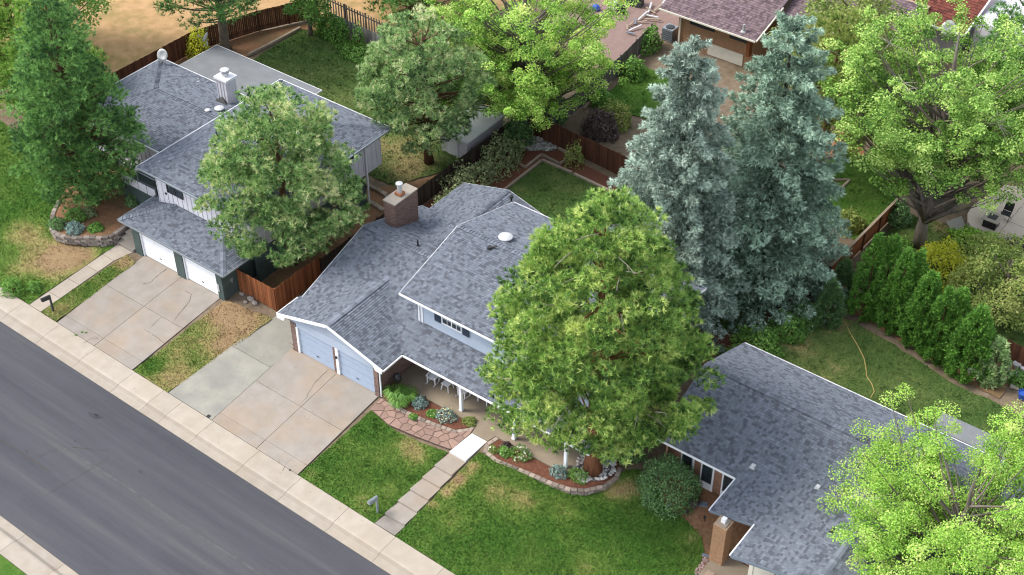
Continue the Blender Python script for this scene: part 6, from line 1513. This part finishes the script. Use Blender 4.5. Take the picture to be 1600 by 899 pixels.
bush('shrub', 'green shrub over the purple one in the narrow yard', (-9.9, 37.2, 1.0), 1.2, 1.2, 1.8, 'leaf_olive', 97, 1500, .2)
bush('shrub', 'fresh green shrub against the tall grey fence', (-12.3, 43.2, 1.0), .9, .9, 1.6, 'leaf_mid', 98, 1300, .2)
bush('shrub', 'light green shrub lower along the tall grey fence', (-12.0, 38.7, 1.0), .9, .9, 1.2, 'leaf_mid', 99, 1200, .2)
bush('shrub', 'vine heap at the top end of the tall grey fence', (-13.4, 47.3, 1.0), .7, 1.2, 1.9, 'leaf_mid', 100, 1100, .2)
bush('shrub', 'dark ivy mass under the lime tree by the grey fence', (-13.6, 34.6, 1.0), .9, 1.6, 2.4, 'leaf_dark', 101, 2000, .2)
bush('shrub', 'bright green bush behind the right house, left one', (9.6, 22.6, 1.0), 1.5, 1.3, 1.3, 'leaf_mid', 102, 2600, .16, 'bushes behind the right house')
bush('shrub', 'bright green bush behind the right house beside the lawn', (10.4, 24.9, 1.0), 1.2, 1.2, 1.2, 'leaf_mid', 103, 2200, .16, 'bushes behind the right house')
bush('shrub', 'dark bush tucked under the right spruce', (10.6, 26.3, 1.0), 1.0, 1.0, 1.4, 'leaf_dark', 104, 1800, .17)
bush('shrub', 'greenery at the back eave of the right house', (9.4, 20.9, 1.0), 1.3, .7, .9, 'leaf_mid', 105, 1600, .16)
bush('shrub', 'golden bush at the level-board fence under the spruce', (8.6, 36.2, 1.0), 1.0, 1.0, 1.2, 'leaf_olive', 106, 1300, .18)
bush('shrub', 'dark bush at the far end of the level-board fence', (11.0, 38.6, 1.0), .7, .8, 1.6, 'leaf_dark', 107, 1200, .18)
bush('shrub', 'low dark shrub round the maple\'s foot', (12.2, 35.9, 1.0), 1.2, .9, .8, 'leaf_mid', 108, 1300, .18)
bush('shrub', 'reddish rose bush at the patio edge', tuple(at(1585, 392, 1.0)), .9, .8, .9, 'leaf_purple', 109, 700, .16)
bush('shrub', 'green plant by the blue planter at the right edge', tuple(at(1592, 598, 1.0)), .6, .6, .8, 'leaf_mid', 110, 700, .15)
bush('shrub', 'leafy vine over the left end of the picket fence', (-33.9, 34.2, 1.0), 1.6, .7, 2.1, 'leaf_mid', 111, 2300, .2)
bush('shrub', 'low green ground cover along the grey panel fence', (-30.2, 33.6, 1.0), 3.0, 1.2, .5, 'leaf_mid', 112, 2600, .18, cat='ground cover')
bush('shrub', 'thin sapling before the grey panel fence', (-31.4, 34.4, 1.0), .5, .5, 2.0, 'leaf_mid', 113, 380, .18)
for k, (u, v, rx, h, m_, lab) in enumerate((
    (20, 453, .75, .95, 'leaf_mid', 'leafy green bush at the kerb on the left edge'), (54, 450, .5, .5, 'leaf_mid', 'small green bush on the far left lawn'),
    (90, 352, .6, .5, 'leaf_dark', 'green mound at the left rim of the raised bed'), (117, 360, .65, .55, 'leaf_blue', 'blue-grey mound at the front of the raised bed'),
    (119, 340, .8, .5, 'leaf_mid', 'green plant in the middle of the raised bed'), (150, 358, .55, .35, 'leaf_mid', 'low green plant near the block wall'), (140, 335, .5, .5, 'leaf_grey', 'grey-green plant below the fir'),
    (182, 295, .9, .9, 'leaf_grey', 'brownish shrub by the white parapet'), (208, 320, .5, .8, 'leaf_dark', 'dark spiky shrub beside the garage roof'))):
    z = 1.25 if k > 1 else .3; q = at(u, v, z); bush('shrub', lab, (q.x, q.y, z - .02 if k > 1 else ground(q.x, q.y)), rx, rx * .9, h, m_, 120 + k, 1100, .12, 'small plants of the left house')
# flower beds before the porch
grass_clump('grass_clump', 'fountain of green daylily leaves by the garage corner', (-4.55, 7.15, .96), .72, .62, 'leaf_mid', 140, 420, 'grassy clumps in the flower bed')
grass_clump('grass_clump', 'second daylily clump beside the porch edge', (-3.95, 7.35, .96), .68, .62, 'leaf_mid', 141, 380, 'grassy clumps in the flower bed')
grass_clump('grass_clump', 'daylily clump nearest the flagstones', (-4.0, 6.75, .96), .6, .55, 'leaf_mid', 142, 260, 'grassy clumps in the flower bed')
for k, (u, v, rx, h, m_, bl, lab) in enumerate((
    (656, 632, .5, .5, 'leaf_blue', None, 'blue-green mound among the daylilies'),
    (697, 652, .62, .5, 'leaf_blue', ('petal_yellow', 60, .09), 'yellow-flowered bush in the bed by the flagstones'),
    (676, 648, .35, .3, 'leaf_mid', ('petal_yellow', 14, .08), 'small green plant beside the yellow flowers'),
    (734, 660, .42, .3, 'leaf_olive', None, 'pale low plant at the tip of the flower bed'),
    (646, 652, .25, .2, 'leaf_mid', ('petal_yellow', 10, .09), 'tiny yellow flowers at the block edging'),
    (789, 708, .4, .4, 'leaf_mid', ('petal_white', 8, .08), 'green plant at the left of the second bed'),
    (771, 704, .3, .3, 'leaf_olive', ('petal_white', 16, .09), 'white flowers at the corner by the new slab'),
    (814, 711, .65, .5, 'leaf_mid', ('petal_white', 75, .085), 'white-flowered rose bush in the second bed'),
    (792, 699, .3, .35, 'leaf_purple', None, 'dark red plant behind the white flowers'),
    (873, 740, .5, .55, 'leaf_blue', None, 'blue-green mound at the last porch column'),
    (903, 745, .6, .45, 'leaf_mid', None, 'bright green fern beside the pine trunk'))):
    q = at(u, v, .97); bush('flower_bush' if bl else 'shrub', lab, (q.x, q.y, .95), rx, rx * .85, h, m_, 150 + k, 900, .085, 'plants in the porch flower beds', blossoms=bl)
bush('shrub', 'dark glossy bush right of the big pine', (8.3, 11.2, .95), .85, .75, .9, 'leaf_dark', 170, 1600, .12)
for k, (u, v, bl) in enumerate(((998, 682, ('petal_white', 26, .1)), (1012, 672, ('petal_yellow', 20, .1)), (985, 690, ('petal_white', 14, .1)))):
    q = at(u, v, 1.0); bush('flower_bush', ['white flowers between the pine and the round shrub', 'yellowish flowers under the right house eave', 'sparse white flowers next to the dark glossy bush'][k], (q.x, q.y, ground(q.x, q.y)), .55, .5, .6, 'leaf_mid', 175 + k, 700, .1, 'flowers beside the right house', blossoms=bl)
grass_clump('grass_clump', 'dark spiky clump against the cream window panels', tuple(at(1084, 792, .8)), .4, .6, 'leaf_purple', 180, 120)

# dead leaves and chips blown about the front
rl = random.Random(77); LV = []; 
while len(LV) < 420:
    x, y = rl.uniform(-30, 15), rl.uniform(-1.5, 8.5)
    if y < back_of_walk(x) and rl.random() > .25: continue
    if -27 < x < -18 and y > 0 and rl.random() > .15: continue
    if -15.5 < x < -5.5 and y > 0: z = dz2(x, y) + .006 if y < 6.4 else None
    elif -25.4 < x < -18.8 and y > 0: z = dz(x, y) + .006 if y < 7.2 else None
    elif y < back_of_walk(x): z = .165 if y > back_of_walk(x) - 1.0 else None
    elif 1.7 < x and y < 6.2 or -5.3 < x < -.1 and y < 5.0 or x < -28.5 and y < 5: z = ground(x, y) + .07
    else: z = None
    if z is None: continue
    a = rl.uniform(0, 6.28); r = rl.uniform(.025, .06); c, sn = math.cos(a) * r, math.sin(a) * r
    LV.append([(x - c, y - sn, z), (x + sn * .5, y - c * .5, z + .012), (x + c, y + sn, z + .004)])
tag(tri_object('fallen_leaves', np.array(LV), 'litter', RNG.uniform(.6, 1.3, len(LV))), 'small dry leaves scattered on the front lawns and paving', 'fallen leaves', kind='stuff')
